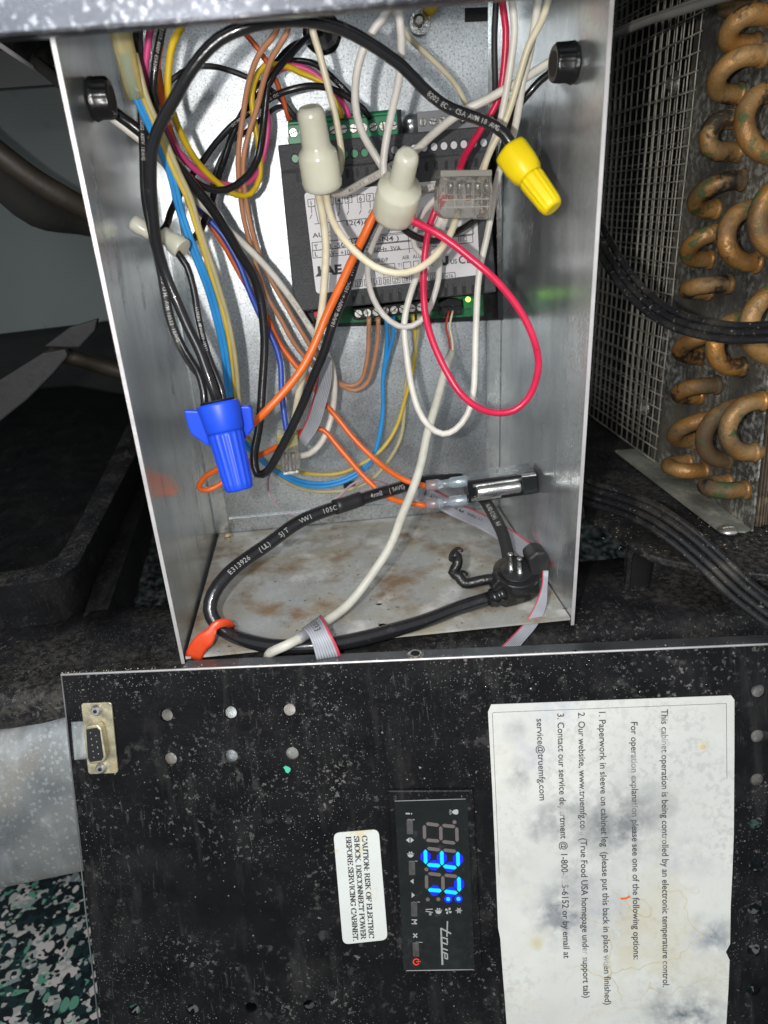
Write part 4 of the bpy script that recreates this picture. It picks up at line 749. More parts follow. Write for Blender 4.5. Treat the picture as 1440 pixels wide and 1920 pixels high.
wire('pale thin wire hanging in a smaller loop below the controller', [(740, 390, 90), (722, 412, 84), (706, 440, 76), (695, 468, 70), (691, 495, 66), (692, 525, 64), (700, 560, 62), (718, 592, 62), (745, 612, 62), (772, 611, 62), (797, 592, 62), (813, 557, 62), (822, 520, 62), (823, 480, 64), (826, 445, 72), (835, 410, 82)], 11, M_PALE)
wire('cream wire swinging from the tall connector across the label to the clear block', [(607, 340, 92), (611, 365, 94), (618, 397, 97), (634, 432, 102), (666, 471, 107), (704, 500, 110), (743, 511, 111), (781, 504, 110), (816, 479, 106), (839, 448, 100), (852, 418, 94), (858, 395, 90)], 14, M_CREAM)
wire('long cream wire from the tall connector straight down to the clear splice', [(594, 340, 90), (596, 360, 90), (603, 404, 88), (610, 468, 86), (609, 531, 84), (603, 587, 82), (590, 643, 78), (571, 700, 72), (557, 750, 66), (550, 793, 58), (548, 825, 56)], 14, M_CREAM)
wire('small white wire curling back under the clear block', [(832, 360, 86), (806, 384, 82), (786, 412, 78), (775, 440, 74), (778, 464, 72), (795, 478, 72), (817, 472, 74), (832, 455, 78)], 11, M_PALE)
wire('white lettered wire stub beside the clear block', [(832, 345, 84), (808, 352, 78), (785, 368, 72), (765, 385, 72), (752, 395, 80)], 13, M_PALE, '18 AWG CSA', .1, prm=M_PRINTD)
# --- sensor lead
wire('thin red wire from the data connector into the grey cable', [(842, 583, 34), (838, 600, 36), (837, 615, 38), (842, 637, 42), (845, 664, 48)], 4, M_REDW, n=8)
wire('thin cream wire from the data connector into the grey cable', [(849, 583, 34), (845, 600, 36), (843, 615, 38), (848, 637, 42), (849, 664, 48)], 4, M_CREAM, n=8)
wire('greyish white round cable running down from the controller to the front edge', [(847, 660, 48), (833, 700, 56), (817, 760, 66), (803, 813, 76), (790, 867, 84), (770, 925, 92), (753, 966, 100), (736, 1012, 108), (697, 1078, 118), (655, 1133, 126), (606, 1170, None, 9), (572, 1190, None, 11), (535, 1210, None, 11), (508, 1223, None, 6), (500, 1240, None, -6), (498, 1262, None, -22)], 17, M_GREYC, name='round_cable', cat='cable')
# dark scorched sleeve piece round the cable near the ribbon
q = smooth_path([PZ(600, 1173, .0095), PZ(574, 1189, .011), PZ(558, 1198, .0115)], .003)
tag(MB().tube(q, mm(21, q[0]) / 2, 16).build('cable_sleeve', M_GRTERM, None), 'short grey sleeve on the round cable inside the ribbon loop', 'sleeve')

# ------------------------------------------------------------------ ribbon cables
def ribbon(label, cen, wid, red_first=True, strands=9, txt=None, step=.003):
    """cen: list of (left px point, right px point, depth): flat cable of parallel strands"""
    Lp = smooth_path([pt((a_[0], a_[1]) + tuple(d)) for a_, b_, d in cen], step); Rp_ = [pt((b_[0], b_[1]) + tuple(d)) for a_, b_, d in cen]
    Rp = smooth_path(Rp_, step); k = len(Lp)
    def samp(path, t): f_ = t * (len(path) - 1); i = min(int(f_), len(path) - 2); return path[i].lerp(path[i + 1], f_ - i)
    t_ = thing('ribbon_cable', label, 'cable', Lp[0], 'pieces of grey ribbon cable')
    wd = (Lp[0] - Rp[0]).length; wmid = (samp(Lp, .5) - samp(Rp, .5)).length; r = max(wd, wmid) / strands / 2 * 0.86
    for s_ in range(strands):
        f_ = (s_ + .5) / strands; path = [samp(Lp, i / (k - 1)).lerp(samp(Rp, i / (k - 1)), f_) for i in range(k)]
        isred = (s_ == 0) if red_first else (s_ == strands - 1)
        MB().tube(path, r, 8).build('red_strand' if isred else 'strand', M_RIBR if isred else M_RIB, t_)
    MB().strip([[samp(Lp, i / (k - 1)) + fwd * r * .5, samp(Rp, i / (k - 1)) + fwd * r * .5] for i in range(k)]).build('web', M_WEB, t_)
    if txt:
        mid = [samp(Lp, i / (k - 1)).lerp(samp(Rp, i / (k - 1)), .5) for i in range(k)]; mb = MB()
        text_on_path(mb, mid, r, txt[0], txt[1], txt[2], flip=txt[3] if len(txt) > 3 else False, lift=r * 1.5)
        if mb.v: mb.build('printed_lettering', M_INK, t_)
    return t_
D = lambda d: (d,)
ribbon('grey ribbon cable with red edge falling behind the crossing wires to the clear splice', [((598, 660), (622, 672), D(52)), ((596, 700), (622, 712), D(52)), ((588, 742), (612, 756), D(52)), ((575, 785), (597, 802), D(52)), ((556, 825), (574, 836), D(52))], 26)
ribbon('thin edge-on ribbon cable looping below the clear splice to the power cord', [((523, 864), (519, 864), D(34)), ((507, 890), (502, 890), D(40)), ((505, 920), (500, 919), D(46)), ((519, 947), (513, 944), D(52)), ((545, 966), (541, 961), D(58)), ((578, 968), (576, 963), D(62)), ((608, 954), (605, 950), D(62)), ((640, 930), (637, 926), D(60)), ((668, 906), (665, 903), D(54)), ((705, 901), (705, 905), D(48)), ((745, 914), (742, 922), D(40))], 8, strands=4)
ribbon('grey ribbon cable slanting along the box floor behind the plug', [((745, 905), (740, 922), D(30)), ((790, 908), (778, 930), D(30)), ((858, 943), (846, 966), (None, 9)), ((914, 969), (902, 992), (None, 9)), ((960, 995), (944, 1018), (None, 9)), ((1003, 1028), (985, 1052), (None, 10)), ((1025, 1062), (1000, 1082), (None, 11))], 26, txt=('61A3Y 20276 AWM  300V LL', .12, .0032))
ribbon('grey ribbon cable with red edge curling from the plug over the front rail', [((1018, 1070), (1028, 1070), D(132)), ((1016, 1098), (1026, 1100), D(133)), ((1004, 1132), (1024, 1136), D(135)), ((985, 1165), (1008, 1172), D(138)), ((960, 1192), (985, 1200), D(142)), ((940, 1212), (965, 1224), D(146))], 26)
ribbon('grey ribbon cable folded round the white cable at the front edge', [((603, 1154), (567, 1180), (None, 10)), ((612, 1170), (574, 1184), (None, 15)), ((620, 1188), (582, 1196), (None, 14)), ((630, 1206), (588, 1214), (None, 10)), ((640, 1230), (594, 1238), (None, 4))], 30, txt=('LL3333', .12, .0030))

# ------------------------------------------------------------------ power cord
qc, rc = wire('thick black power cord with white lettering curving round the box floor to the plug', [(905, 905, 40), (870, 896, 36), (844, 897, 36), (805, 901, 44), (767, 909, 54), (728, 919, 62), (689, 931, 68), (650, 944, 74), (611, 957, 80), (564, 980, 86), (514, 1012, 94), (463, 1047, 104), (420, 1083, 114), (398, 1113, 120), (391, 1142, 124), (404, 1170, 128), (432, 1190, 131), (475, 1204, 134), (533, 1212, 135), (611, 1210, 134), (689, 1194, 132), (767, 1172, 130), (860, 1142, 128), (915, 1122, 126)], 27, M_BLACK, 'E313926   (UL)   SJT    VW-1   105C   300V    4mm2  (9AWG)   or', .50, .0025, prm=M_PRINTC, flip=True)
cs = smooth_path([P(628, 951, 79), P(655, 943, 74), P(677, 935, 71)], .003); tag(MB().tube(cs, rc * 1.17, 18).build('cord_sleeve', M_DUSTC, None), 'tight black sleeve on the power cord under the orange wires', 'sleeve')
wire('short black cord dropping from behind the fuse holder to the plug', [(885, 915, 40), (905, 935, 52), (925, 962, 66), (941, 993, 82), (951, 1032, 98), (956, 1062, 108)], 23, M_BLACKM, 'AWO 0246 AV', .3, .0026, name='cord', cat='cord')
wire('frayed black taped stub curled beside the plug on the box floor', [(848, 1040, 112), (854, 1046, 112), (853, 1062, 114), (848, 1074, 115), (862, 1080, 116), (874, 1093, 118), (900, 1090, 119), (928, 1086, 120)], 20, M_TAPE, name='taped_stub', cat='cord end', wob=.0007, step=.0018)
# plug
M_PLUG = mat('dirty_black_moulding', (0.013, 0.013, 0.014), 0.38, bump=.5, bscale=200); layer(M_PLUG, noise_mask(70, .5, .66, seed=2), (.15, .115, .08), .6, .8)
pc = P(968, 1070, 118)
plug = thing('power_plug', 'round black moulded plug with two bare prongs lying on the box floor', 'plug', pc)
upv = Vector((0, -.30, 1)).normalized(); r0 = .0118
MB().lathe(pc - upv * .012, pc, [(0, r0 * .8), (.1, r0 * .95), (.85, r0 * 1.0), (.95, r0 * 1.0), (1.0, r0 * .93)], 30).build('body', M_PLUG, plug)
MB().lathe(pc + upv * .0001, pc + upv * .0006, [(0, r0 * .72), (1, r0 * .7)], 28).build('face', M_DUSTC, plug)
bx = [(921, 1102), (935, 1085), (960, 1098), (1000, 1095), (1012, 1085), (1014, 1112), (995, 1128), (948, 1141), (932, 1134)]
MB().prism([P(x, y, 127) for x, y in bx], (0, .010, 0)).build('strain_relief', M_PLUG, plug, .0012)
MB().lathe(P(946, 1112, 125), P(915, 1125, 126), [(0, .0052), (.3, .0052), (.35, .0046), (.5, .0046), (.55, .005), (.75, .005), (.8, .0042), (1, .004)], 20).build('cord_collar', M_BPLAS, plug)
lb = [(990, 1048), (1005, 1036), (1022, 1034), (1031, 1045), (1030, 1068), (1018, 1085), (1000, 1092)]
MB().prism([P(x, y, 122) for x, y in lb], (0, .012, 0)).build('side_lobe', M_DUSTC, plug, .0015)
for (x0, y0, x1, y1, dd) in ((957, 1037, 958, 1072, 118), (974, 1046, 975, 1078, 121)):
    MB().lathe(P(x1, y1, dd), P(x0, y0, dd), [(0, .0015), (.2, .0015), (.22, .0011), (.9, .0011), (.92, .0015), (.97, .0014), (1, .0008)], 12).build('prong', M_TIN, plug)
for (x, y, z_, r_) in ((858, 1036, .021, 9), (851, 1045, .018, 8), (866, 1080, .008, 10), (877, 1094, .006, 9)):
    c = PZ(x, y, z_); q = [c + Vector((math.cos(t) * mm(r_, c), math.sin(t * 1.3) * .001, math.sin(t) * mm(r_ * .8, c))) for t in [k * .5 for k in range(11)]]
    MB().tube(q, .0009, 6).build('tape_ridge', M_TAPE, plug)
# red strap
st = thing('red_strap', 'glossy red strap clamped round the power cord in the left front corner', 'strap', P(400, 1190, 130))
cen = [(362, 1236, 139), (371, 1215, 139), (386, 1199, 139), (396, 1186, 138), (402, 1176, 137), (414, 1170, 136), (426, 1170, 134), (434, 1178, 130)]
q = smooth_path([P(*c_) for c_ in cen], .002); rows = []
for i, p in enumerate(q):
    t = i / (len(q) - 1); wv = .0042 if t < .35 else .0042 - .002 * min(1, (t - .35) / .15)
    tn = (q[min(i + 1, len(q) - 1)] - q[max(i - 1, 0)]).normalized(); sd = tn.cross(Vector((0, -1, .3)).normalized()).normalized()
    rows.append([p + sd * wv + Vector((0, .0006, 0)), p + sd * wv * .6, p - sd * wv * .6, p - sd * wv + Vector((0, .0006, 0))])
so = MB().strip(rows).build('strap_band', M_STRAP, st); md = so.modifiers.new('thickness', 'SOLIDIFY'); md.thickness = .0008

# ================================================================== CONNECTORS
def closed_end(label, A, B, rs, rn, split=.48):
    o = thing('closed_end_connector', label, 'connector', A, 'milky closed end connectors')
    MB().lathe(A, B, [(0, rs * .86), (.02, rs * .97), (.08, rs), (split - .08, rs * .98), (split - .03, rs * .93), (split + .03, rn * 1.06), (split + .07, rn), (.88, rn * .95), (.93, rn * .90), (.97, rn * .72), (.985, rn * .45), (.975, rn * .3)], 36).build('shell', M_MILK, o)
    MB().lathe(A.lerp(B, split + .06), A.lerp(B, .86), [(0, rn * .62), (1, rn * .6)], 20).build('crimp_barrel', M_TIN, o)
    return o
A = P(606, 352, 100); B = P(580, 196, 112); closed_end('tall milky closed end connector standing over the green terminals', A, B, mm(74, A) / 2, mm(56, B) / 2)
A = P(738, 402, 96); B = P(766, 284, 122); closed_end('shorter milky closed end connector over the label with orange and crimson wires', A, B, mm(82, A) / 2, mm(49, B) / 2, .50)
for i, (a_, b_, lb_) in enumerate((((250, 417, 92), (283, 440, 94), 'small milky crimp sleeve touching the left wall'), ((343, 468, 96), (304, 438, 92), 'small milky crimp sleeve behind the black wires, right of its twin'))):
    A = P(*a_); B = P(*b_); o = thing('crimp_sleeve', lb_, 'connector', A, 'small milky crimp sleeves'); rs = mm(40 if i else 30, A) / 2
    MB().lathe(A, B, [(0, rs), (.1, rs * 1.02), (.5, rs * .95), (.6, rs * .8), (.95, rs * .76), (1, rs * .5)], 24).build('shell', M_MILK, o)
# clear lever block
blk = thing('clear_splice_block', 'dusty clear plastic push-in splice block holding several wires', 'connector', P(873, 368, 96))
bp = [(828, 326), (922, 322), (925, 360), (921, 412), (832, 410), (821, 396), (822, 350)]
MB().prism([P(x, y, 98) for x, y in bp], (0, .011, 0)).build('clear_body', M_CLEAR, blk, .0008)
MB().prism([P(x, y, 99.5) for x, y in [(826, 319), (923, 318), (923, 330), (826, 332)]], (0, .013, 0)).build('top_ridge', mat('hazy_edge', (.42, .40, .35), .35, trans=.35), blk, .0004)
for i, x in enumerate((838, 856, 872, 889, 906)):
    MB().lathe(P(x + 6, 342, 96), P(x + 5, 364, 96), [(0, .0013), (.2, .0017), (1, .0011)], 10).build('spring_leaf', M_TIN, blk)
    MB().prism([P(x + (-3), 338, 98.6), P(x - 1, 338, 98.6), P(x - 1, 400, 98.6), P(x - 3, 400, 98.6)], (0, .0012, 0)).build('divider', M_CLEAR, blk)
    MB().lathe(P(x + 6, 366, 95), P(x + 6, 376, 95), [(0, .0012), (1, .0012)], 10).build('stripped_copper', M_COPPER if i in (0, 2) else M_TIN, blk)
MB().lathe(P(905, 392, 95), P(905, 402, 95), [(0, .0014), (1, .0014)], 10).build('stripped_copper', M_COPPER, blk)
M_HAZY = mat('hazy_rib', (.62, .58, .52), .3, trans=.5)
for yy in (374, 388): MB().prism([P(829, yy, 98.7), P(917, yy - 2, 98.7), P(917, yy, 98.7), P(829, yy + 2, 98.7)], (0, .001, 0)).build('moulded_rib', M_HAZY, blk)
# lower clear splice
spl = thing('clear_splice', 'small clear splice with yellow cap where blue and white wires join', 'connector', P(546, 855, 58))
MB().prism([P(x, y, 62) for x, y in [(520, 835), (559, 830), (563, 872), (561, 888), (531, 892), (525, 870)]], (0, .011, 0)).build('clear_body', M_CLEAR, spl, .0008)
MB().prism([P(x, y, 62.5) for x, y in [(517, 818), (531, 815), (557, 815), (560, 836), (538, 842), (521, 838)]], (0, .011, 0)).build('yellow_cap', mat('pale_yellow_clear', (.85, .78, .36), .2, trans=.6), spl, .0008)
for x in (536, 549): MB().lathe(P(x, 845, 58), P(x + 2, 882, 58), [(0, .0013), (.3, .0016), (1, .001)], 10).build('contact', M_TIN, spl)
# yellow nut
A = P(958, 284, 122); B = P(1038, 392, 138)
yn = thing('yellow_wire_nut', 'bright yellow wire nut on the end of the thick black wire', 'wire nut', A); R = mm(66, A) / 2
MB().lathe(A, B, [(-.01, R * .80), (.0, R * .97), (.04, R), (.26, R * .98), (.38, R * .90), (.44, R * .74), (.47, R * .70)], 36, rib=6, ribd=.05, ribr=(.0, .4)).build('collar', M_YNUT, yn)
MB().lathe(A, B, [(.46, R * .72), (.5, R * .72), (.9, R * .63), (.96, R * .60), (.99, R * .52), (1.0, R * .40)], 72, rib=14, ribd=.10, ribr=(.5, .94)).build('ribbed_body', M_YNUT, yn)
# blue winged nut
A = P(409, 757, 128); B = P(450, 921, 138)
bn = thing('blue_winged_wire_nut', 'large blue winged wire nut gathering the black wires at the left', 'wire nut', A); R = mm(80, A) / 2
MB().lathe(A, B, [(-.012, R * .86), (0, R * .99), (.03, R * 1.0), (.28, R * .90), (.30, R * .86), (.32, R * .83)], 40).build('collar', M_BNUT, bn)
MB().lathe(A, B, [(.31, R * .80), (.36, R * .80), (.9, R * .69), (.96, R * .67), (.985, R * .60), (.99, R * .3)], 90, rib=16, ribd=.09, ribr=(.36, .95)).build('ribbed_body', M_BNUT, bn)
MB().lathe(A, B, [(-.035, R * .80), (-.02, R * .82)], 30).build('mouth', M_DARK, bn)
MB().prism([P(x, y, 127) for x, y in [(344, 771), (349, 770), (372, 771), (386, 800), (394, 838), (388, 836), (358, 815), (352, 800)]], (0, .0035, 0)).build('wing', M_BNUT, bn, .0008)
MB().prism([P(x, y, 126) for x, y in [(446, 762), (468, 762), (472, 768), (476, 802), (474, 806), (458, 826), (446, 828)]], (0, .0035, 0)).build('wing', M_BNUT, bn, .0008)
# ring terminal
rt = thing('ring_terminal', 'yellow insulated ring terminal under a screw on the back panel top', 'terminal', P(784, 40, 2))
rc_ = P(787, 42, 2); MB().lathe(rc_, rc_ + NF * .001, [(0, mm(21, rc_)), (1, mm(20, rc_))], 26).build('ring', M_TIN, rt)
MB().lathe(rc_ + NF * .001 + Vector((-.001, 0, 0)), rc_ + NF * .0055 + Vector((-.001, 0, 0)), [(0, mm(12, rc_)), (.7, mm(11, rc_)), (1, mm(6, rc_))], 20).build('stud', M_SCREW, rt)
MB().lathe(P(800, 24, 8), P(826, -18, 10), [(0, .0026), (.1, .0034), (.5, .0036), (1, .004)], 8, smooth=False).build('insulated_barrel', M_YEL, rt)
# fuse holder and spade terminals
fu = thing('fuse_holder', 'black square fuse holder with a bright metal window on the right wall', 'fuse holder', P(940, 915, 76))
fbx = [(876, 903), (1004, 884), (1009, 925), (880, 944)]
MB().prism([P(x, y, 82) for x, y in fbx], (0, .014, 0)).build('body', M_BPLAS, fu, .0006)
MB().prism([P(x, y, 82.8) for x, y in [(886, 909), (978, 897), (979, 902), (888, 914)]], (0, .001, 0)).build('raised_edge', M_TIN, fu)
MB().lathe(P(893, 923, 83), P(975, 911, 83), [(0, .0033), (.03, .0037), (.97, .0037), (1, .0033)], 24).build('metal_cartridge', M_TIN, fu)
MB().prism([P(x, y, 83.2) for x, y in [(884, 935), (940, 928), (940, 933), (884, 941)]], (0, .001, 0)).build('lower_edge', M_TIN, fu)
MB().prism([P(x, y, 85.5) for x, y in [(978, 893), (1007, 889), (1010, 924), (980, 929)]], (0, .012, 0)).build('cap', M_GLASSB, fu, .0006)
for y0, lb_, ln in ((911, 'upper pale blue sleeved spade terminal on the fuse holder', 0), (946, 'lower pale blue sleeved spade terminal on the fuse holder', 0)):
    s_ = thing('spade_terminal', lb_, 'terminal', P(840, y0, 76), 'spade terminals'); y1 = y0 - 9
    MB().lathe(P(799, y0, 75), P(876, y1, 79), [(0, .0026), (.02, .003), (.30, .003), (.36, .0022), (.55, .0022), (.62, .0030), (.98, .0031), (1, .0029)], 22).build('clear_sleeve', M_BLUECLR, s_)
    MB().lathe(P(830, y0 - 4, 76), P(886, y1 - 1, 79), [(0, .0016), (.3, .0016), (.35, .0022), (1, .0022)], 12).build('blade', M_TIN, s_)
    MB().lathe(P(800, y0, 75.2), P(820, y0 - 2, 76), [(0, .0021), (1, .0021)], 14).build('red_wire_collar', M_DORANGE, s_)

# ------------------------------------------------------------------ cables on the right
def bundle(label, pts, wpx, n_, m, off, name='flat_cable'):
    t_ = thing(name, label, 'cable', pt(pts[0]), 'dusty cables on the right')
    base = smooth_path([pt(p) for p in pts], .005); r = mm(wpx, base[len(base) // 2]) / n_ / 2 * 1.15
    for s_ in range(n_):
        f_ = (s_ - (n_ - 1) / 2); path = []
        for i, p in enumerate(base):
            tn = (base[min(i + 1, len(base) - 1)] - base[max(i - 1, 0)]).normalized(); sd = tn.cross(fwd).normalized()
            path.append(p + sd * f_ * r * (1.95 + .25 * math.sin(i * .09 + 1)) + fwd * (r * .8 * math.sin(s_ * 2.1 + i * .05)))
        MB().tube(path, r, 12).build('conductor', m, t_)
    return t_
bundle('dusty black flat cable drooping across the mesh and copper bends', [(1095, 380, 'X', 130), (1122, 442, 'X', 131), (1150, 492, 'X', 133), (1185, 540, 'X', 135), (1225, 577, 'X', 138), (1270, 602, 'X', 141), (1320, 616, 'X', 145), (1380, 624, 'X', 150), (1480, 620, 'X', 156)], 34, 3, M_CORD, 0)
bundle('dusty black flat cable running along the frame toward the lower right', [(1075, 910, 'X', 120), (1110, 926, 'X', 124), (1150, 937, 'X', 130), (1220, 965, 'X', 138), (1280, 1005, 'X', 146), (1340, 1058, 'X', 154), (1390, 1105, 'X', 160), (1450, 1150, 'X', 166), (1520, 1195, 'X', 172)], 46, 4, M_CORD, 0)
bundle('glossy cable passing over the top of the mesh, coloured grey for its highlight', [(1100, 90, 'X', 122), (1140, 68, 'X', 125), (1200, 42, 'X', 130), (1270, 18, 'X', 134), (1340, -6, 'X', 138), (1420, -30, 'X', 142)], 26, 2, mat('highlight_grey_cord', (.16, .155, .145), .2, coat=.5), 0)  # the bright highlight is put into the cord's colour as grey

# ================================================================== LOOSE FRONT COVER
U = (PC(1100, 1240) - PC(200, 1280)).normalized(); W = -COVER_N                          # W points to the viewer
U = Vector((0.99275731, -0.11998358, 0.0060719)).normalized(); V = W.cross(U).normalized()     # V points up
O = PC(780, 1236)
def uv(x, y): p = PC(x, y) - O; return (p.dot(U), p.dot(V))
cov = thing('front_cover', 'loose black steel cover with stickers, holes and a lit display hanging below the box', 'cover', O)
hs = []
hr = .0031
for x, y in ((311, 1341), (431, 1336), (541, 1331), (319, 1423), (433, 1418), (547, 1413)): hs.append(circ(uv(x, y), hr))
for x, y in ((1422, 1296), (1421, 1381), (1420, 1463), (1418, 1544), (1417, 1624), (1415, 1705), (1414, 1782), (1413, 1855)): hs.append(circ(uv(x, y), hr))
for x, y in ((252, 1894), (361, 1893), (471, 1889), (580, 1885)): hs.append(circ(uv(x, y), hr * .92))
hs.append([uv(131, 1354), uv(168, 1351), uv(174, 1424), uv(137, 1427)][::-1])
outl = [uv(115, 1265), uv(1520, 1204), uv(1560, 2050), uv(205, 2050)]
plate2d(outl, hs, .0012, O, U, V, W).build('plate', M_COVER, cov)
# back flange along its top edge, with the worn bright edge
a = PC(115, 1265); b = PC(1520, 1204); bk = Vector((0, 1, -.12)).normalized()
a2 = PC(340, 1256)
fp = MB(); dv = (b - a2).normalized()
fp.prism([a2 + dv * -.0, b, b + bk * .0085, a2 + bk * .0085 + dv * .0015], (0, 0, -.0011)); fp.build('top_flange', M_FLANGE, cov)
MB().tube([a + W * .0002, a.lerp(b, .25) + W * .0002, a.lerp(b, .5) + W * .0002, a.lerp(b, .75) + W * .0002, b + W * .0002], .00055, 8).build('worn_edge', M_EDGE, cov)
MB().tube([PC(115, 1265) + W * .0001, PC(125, 1350) + W * .0001, PC(160, 1700) + W * .0001, PC(190, 1960) + W * .0001], .00035, 6).build('left_edge', mat('scuffed_edge', (.14, .14, .14), .5), cov)
hc = a2.lerp(b, .382) + bk * .0042; c3 = hc + Vector((0, 0, .0003))
MB().lathe(c3 - Vector((0, 0, .0002)), c3 + Vector((0, 0, .0006)), [(0, .0042), (.5, .004), (1, .0026)], 24, side=Vector((1, 0, 0))).build('hole_rim', M_TIN, cov)
MB().lathe(c3 + Vector((0, 0, .0005)), c3 + Vector((0, 0, .0007)), [(0, .0021), (1, .002)], 20, side=Vector((1, 0, 0))).build('thread_hole', M_DARK, cov)
# rims and dust round the vent holes are part of the paint; a chip of green paint
gc = [(535, 1436), (541, 1438), (545, 1441), (544, 1446), (540, 1450), (536, 1448), (534, 1443), (531, 1439)]
MB().prism([PC(x, y, .0002) for x, y in gc], W * -.0002).build('paint_chip', mat('green_chip', (.08, .55, .33), .5), cov)
ow = Vector(cov['_o'])
# sticker
stk_px = [(921, 1321), (1371, 1304), (1377, 1312), (1377, 1400), (1376, 1560), (1373, 1640), (1370, 1700), (1369, 1770), (1361, 1785), (1368, 1800), (1366, 1850), (1363, 1900), (1358, 1990), (955, 1990), (947, 1880), (943, 1830), (938, 1760), (934, 1740), (930, 1640), (923, 1480), (915, 1335)]
so = MB().prism([PC(x, y, .00035) for x, y in stk_px], W * -.0003).build('paper_label', M_STICK, cov)
def lc(x, y, off=.00035): return PC(x, y, off) - ow
for (x, y, r, k, f_, soft) in ((1170, 1540, 46, (.16, .17, .19), .75, .9), (1130, 1560, 24, (.10, .11, .13), .75, .9), (1215, 1528, 26, (.2, .2, .2), .55, .9), (1060, 1545, 28, (.22, .23, .25), .7, .9), (1055, 1715, 34, (.2, .21, .24), .7, .9), (1012, 1545, 18, (.25, .26, .28), .7, .9), (970, 1455, 16, (.28, .29, .3), .6, .9),
                           (965, 1370, 14, (.4, .4, .42), .6, .9), (1085, 1655, 24, (.24, .25, .27), .55, .9), (1340, 1755, 26, (.22, .25, .3), .6, .9), (1290, 1905, 40, (.12, .14, .17), .8, .9), (1000, 1410, 22, (.5, .5, .56), .5, .9), (1040, 1325, 26, (.5, .52, .6), .5, .8), (1130, 1700, 40, (.5, .5, .52), .5, .9), (1270, 1600, 40, (.5, .5, .52), .45, .9), (960, 1620, 30, (.5, .5, .48), .5, .9)):
    layer(M_STICK, both(spot_mask(tuple(lc(x, y)), r * .00056, soft), noise_mask(130, .34, .60, seed=x * .1)), k, min(1, f_ * 1.5))
for (x, y, r) in ((1318, 1401, 5.5),): layer(M_STICK, spot_mask(tuple(lc(x, y)), r * .00026, .35), (.85, .42, .03), .95)
layer(M_STICK, spot_mask(tuple(lc(1318, 1398)), 16 * .00026, .9), (.72, .62, .38), .5)
layer(M_STICK, noise_mask(34, .55, .75, seed=4), (.62, .58, .44), .45)
layer(M_STICK, noise_mask(9, .45, .75, seed=8), (.50, .51, .50), .55)
layer(M_STICK, noise_mask(260, .56, .66, seed=8), (.36, .36, .36), .14)
layer(M_STICK, both(noise_mask(320, .5, .6, seed=18), noise_mask(18, .46, .6, seed=28)), (.22, .22, .22), .22)
layer(M_STICK, both(noise_mask(25, .5, .6, seed=38), spot_mask((.09, -.05, -.14), .06, .9)), (.60, .52, .32), .5)
def band(scale, th, seed):      # thin brown tide lines
    def f(N, L, tc):
        n = N.new('ShaderNodeTexNoise'); n.inputs['Scale'].default_value = scale; n.inputs['Detail'].default_value = 3
        mp = N.new('ShaderNodeMapping'); mp.inputs['Location'].default_value = (seed, seed, seed); L.new(tc, mp.inputs[0]); L.new(mp.outputs[0], n.inputs[0])
        s = N.new('ShaderNodeMath'); s.operation = 'SUBTRACT'; s.inputs[1].default_value = .52; L.new(n.outputs[0], s.inputs[0])
        a_ = N.new('ShaderNodeMath'); a_.operation = 'ABSOLUTE'; L.new(s.outputs[0], a_.inputs[0])
        r = N.new('ShaderNodeMapRange'); r.inputs[1].default_value = th; r.inputs[2].default_value = 0; L.new(a_.outputs[0], r.inputs[0]); return r.outputs[0]
    return f
layer(M_STICK, both(band(30, .008, 3), spot_mask(tuple(lc(1200, 1770)), .04, .5)), (.55, .45, .22), .8)
layer(M_STICK, spot_mask(tuple(lc(1005, 1770)), 16 * .00026, .8), (.60, .52, .28), .7)
# sticker print, worn where the smudges are
M_WORN = mat('worn_ink', (.06, .06, .065), .6, var=.4, scale=200)
layer(M_WORN, noise_mask(26, .60, .66, seed=3), (.52, .52, .50), .55)
for (x, y, r) in ((1215, 1568, 22), (1060, 1520, 14), (1060, 1650, 16), (1100, 1560, 14), (1230, 1812, 20), (1092, 1790, 16), (1140, 1800, 16)): layer(M_WORN, spot_mask(tuple(lc(x, y)), r * .00026, .6), (.58, .58, .56), .8)
tx = MB()
def ST(txt, a_, b_, h=12.5): text_fit(tx, txt, PC(a_[0], a_[1], .0005), PC(b_[0], b_[1], .0005), W, h, .010)
ST('This cabinet operation is being controlled by an electronic temperature control.', (1240, 1330), (1243, 1851))
ST('For operation explanation please see one of the following options:', (1183, 1354), (1188, 1799))
ST('1. Paperwork in sleeve on cabinet leg  (please put this back in place when finished)', (1123, 1335), (1134, 1884))
ST('2. Our website, www.truemfg.com (True Food USA homepage under support tab)', (1084, 1336), (1094, 1871))
ST('3. Contact our service department @ 1-800-325-6152 or by email at', (1045, 1338), (1057, 1797))
ST('service@truemfg.com', (1006, 1348), (1012, 1501))
tx.build('printed_text', M_WORN, so)
bl = MB()
def cline(mb, x0, y0, x1, y1, wpx, off): 
    p0 = PC(x0, y0, off); p1 = PC(x1, y1, off); d_ = (p1 - p0).normalized(); nn = W.cross(d_) * mm(wpx, p0) / 2; mb.add([p0 - nn, p1 - nn, p1 + nn, p0 + nn], [(0, 1, 2, 3)])
cline(bl, 924, 1336, 1362, 1319, .8, .00045); cline(bl, 923, 1337, 936, 1640, .8, .00045); cline(bl, 1362, 1319, 1363, 1460, .8, .00045); bl.build('printed_border', M_GINK, so)
oc = MB(); oc.prism([PC(x, y, .0006) for x, y in [(1163, 1684), (1174, 1683), (1181, 1679), (1182, 1682), (1175, 1686), (1165, 1687)]], W * -.0002); oc.build('orange_fibre', M_ORANGE, so)
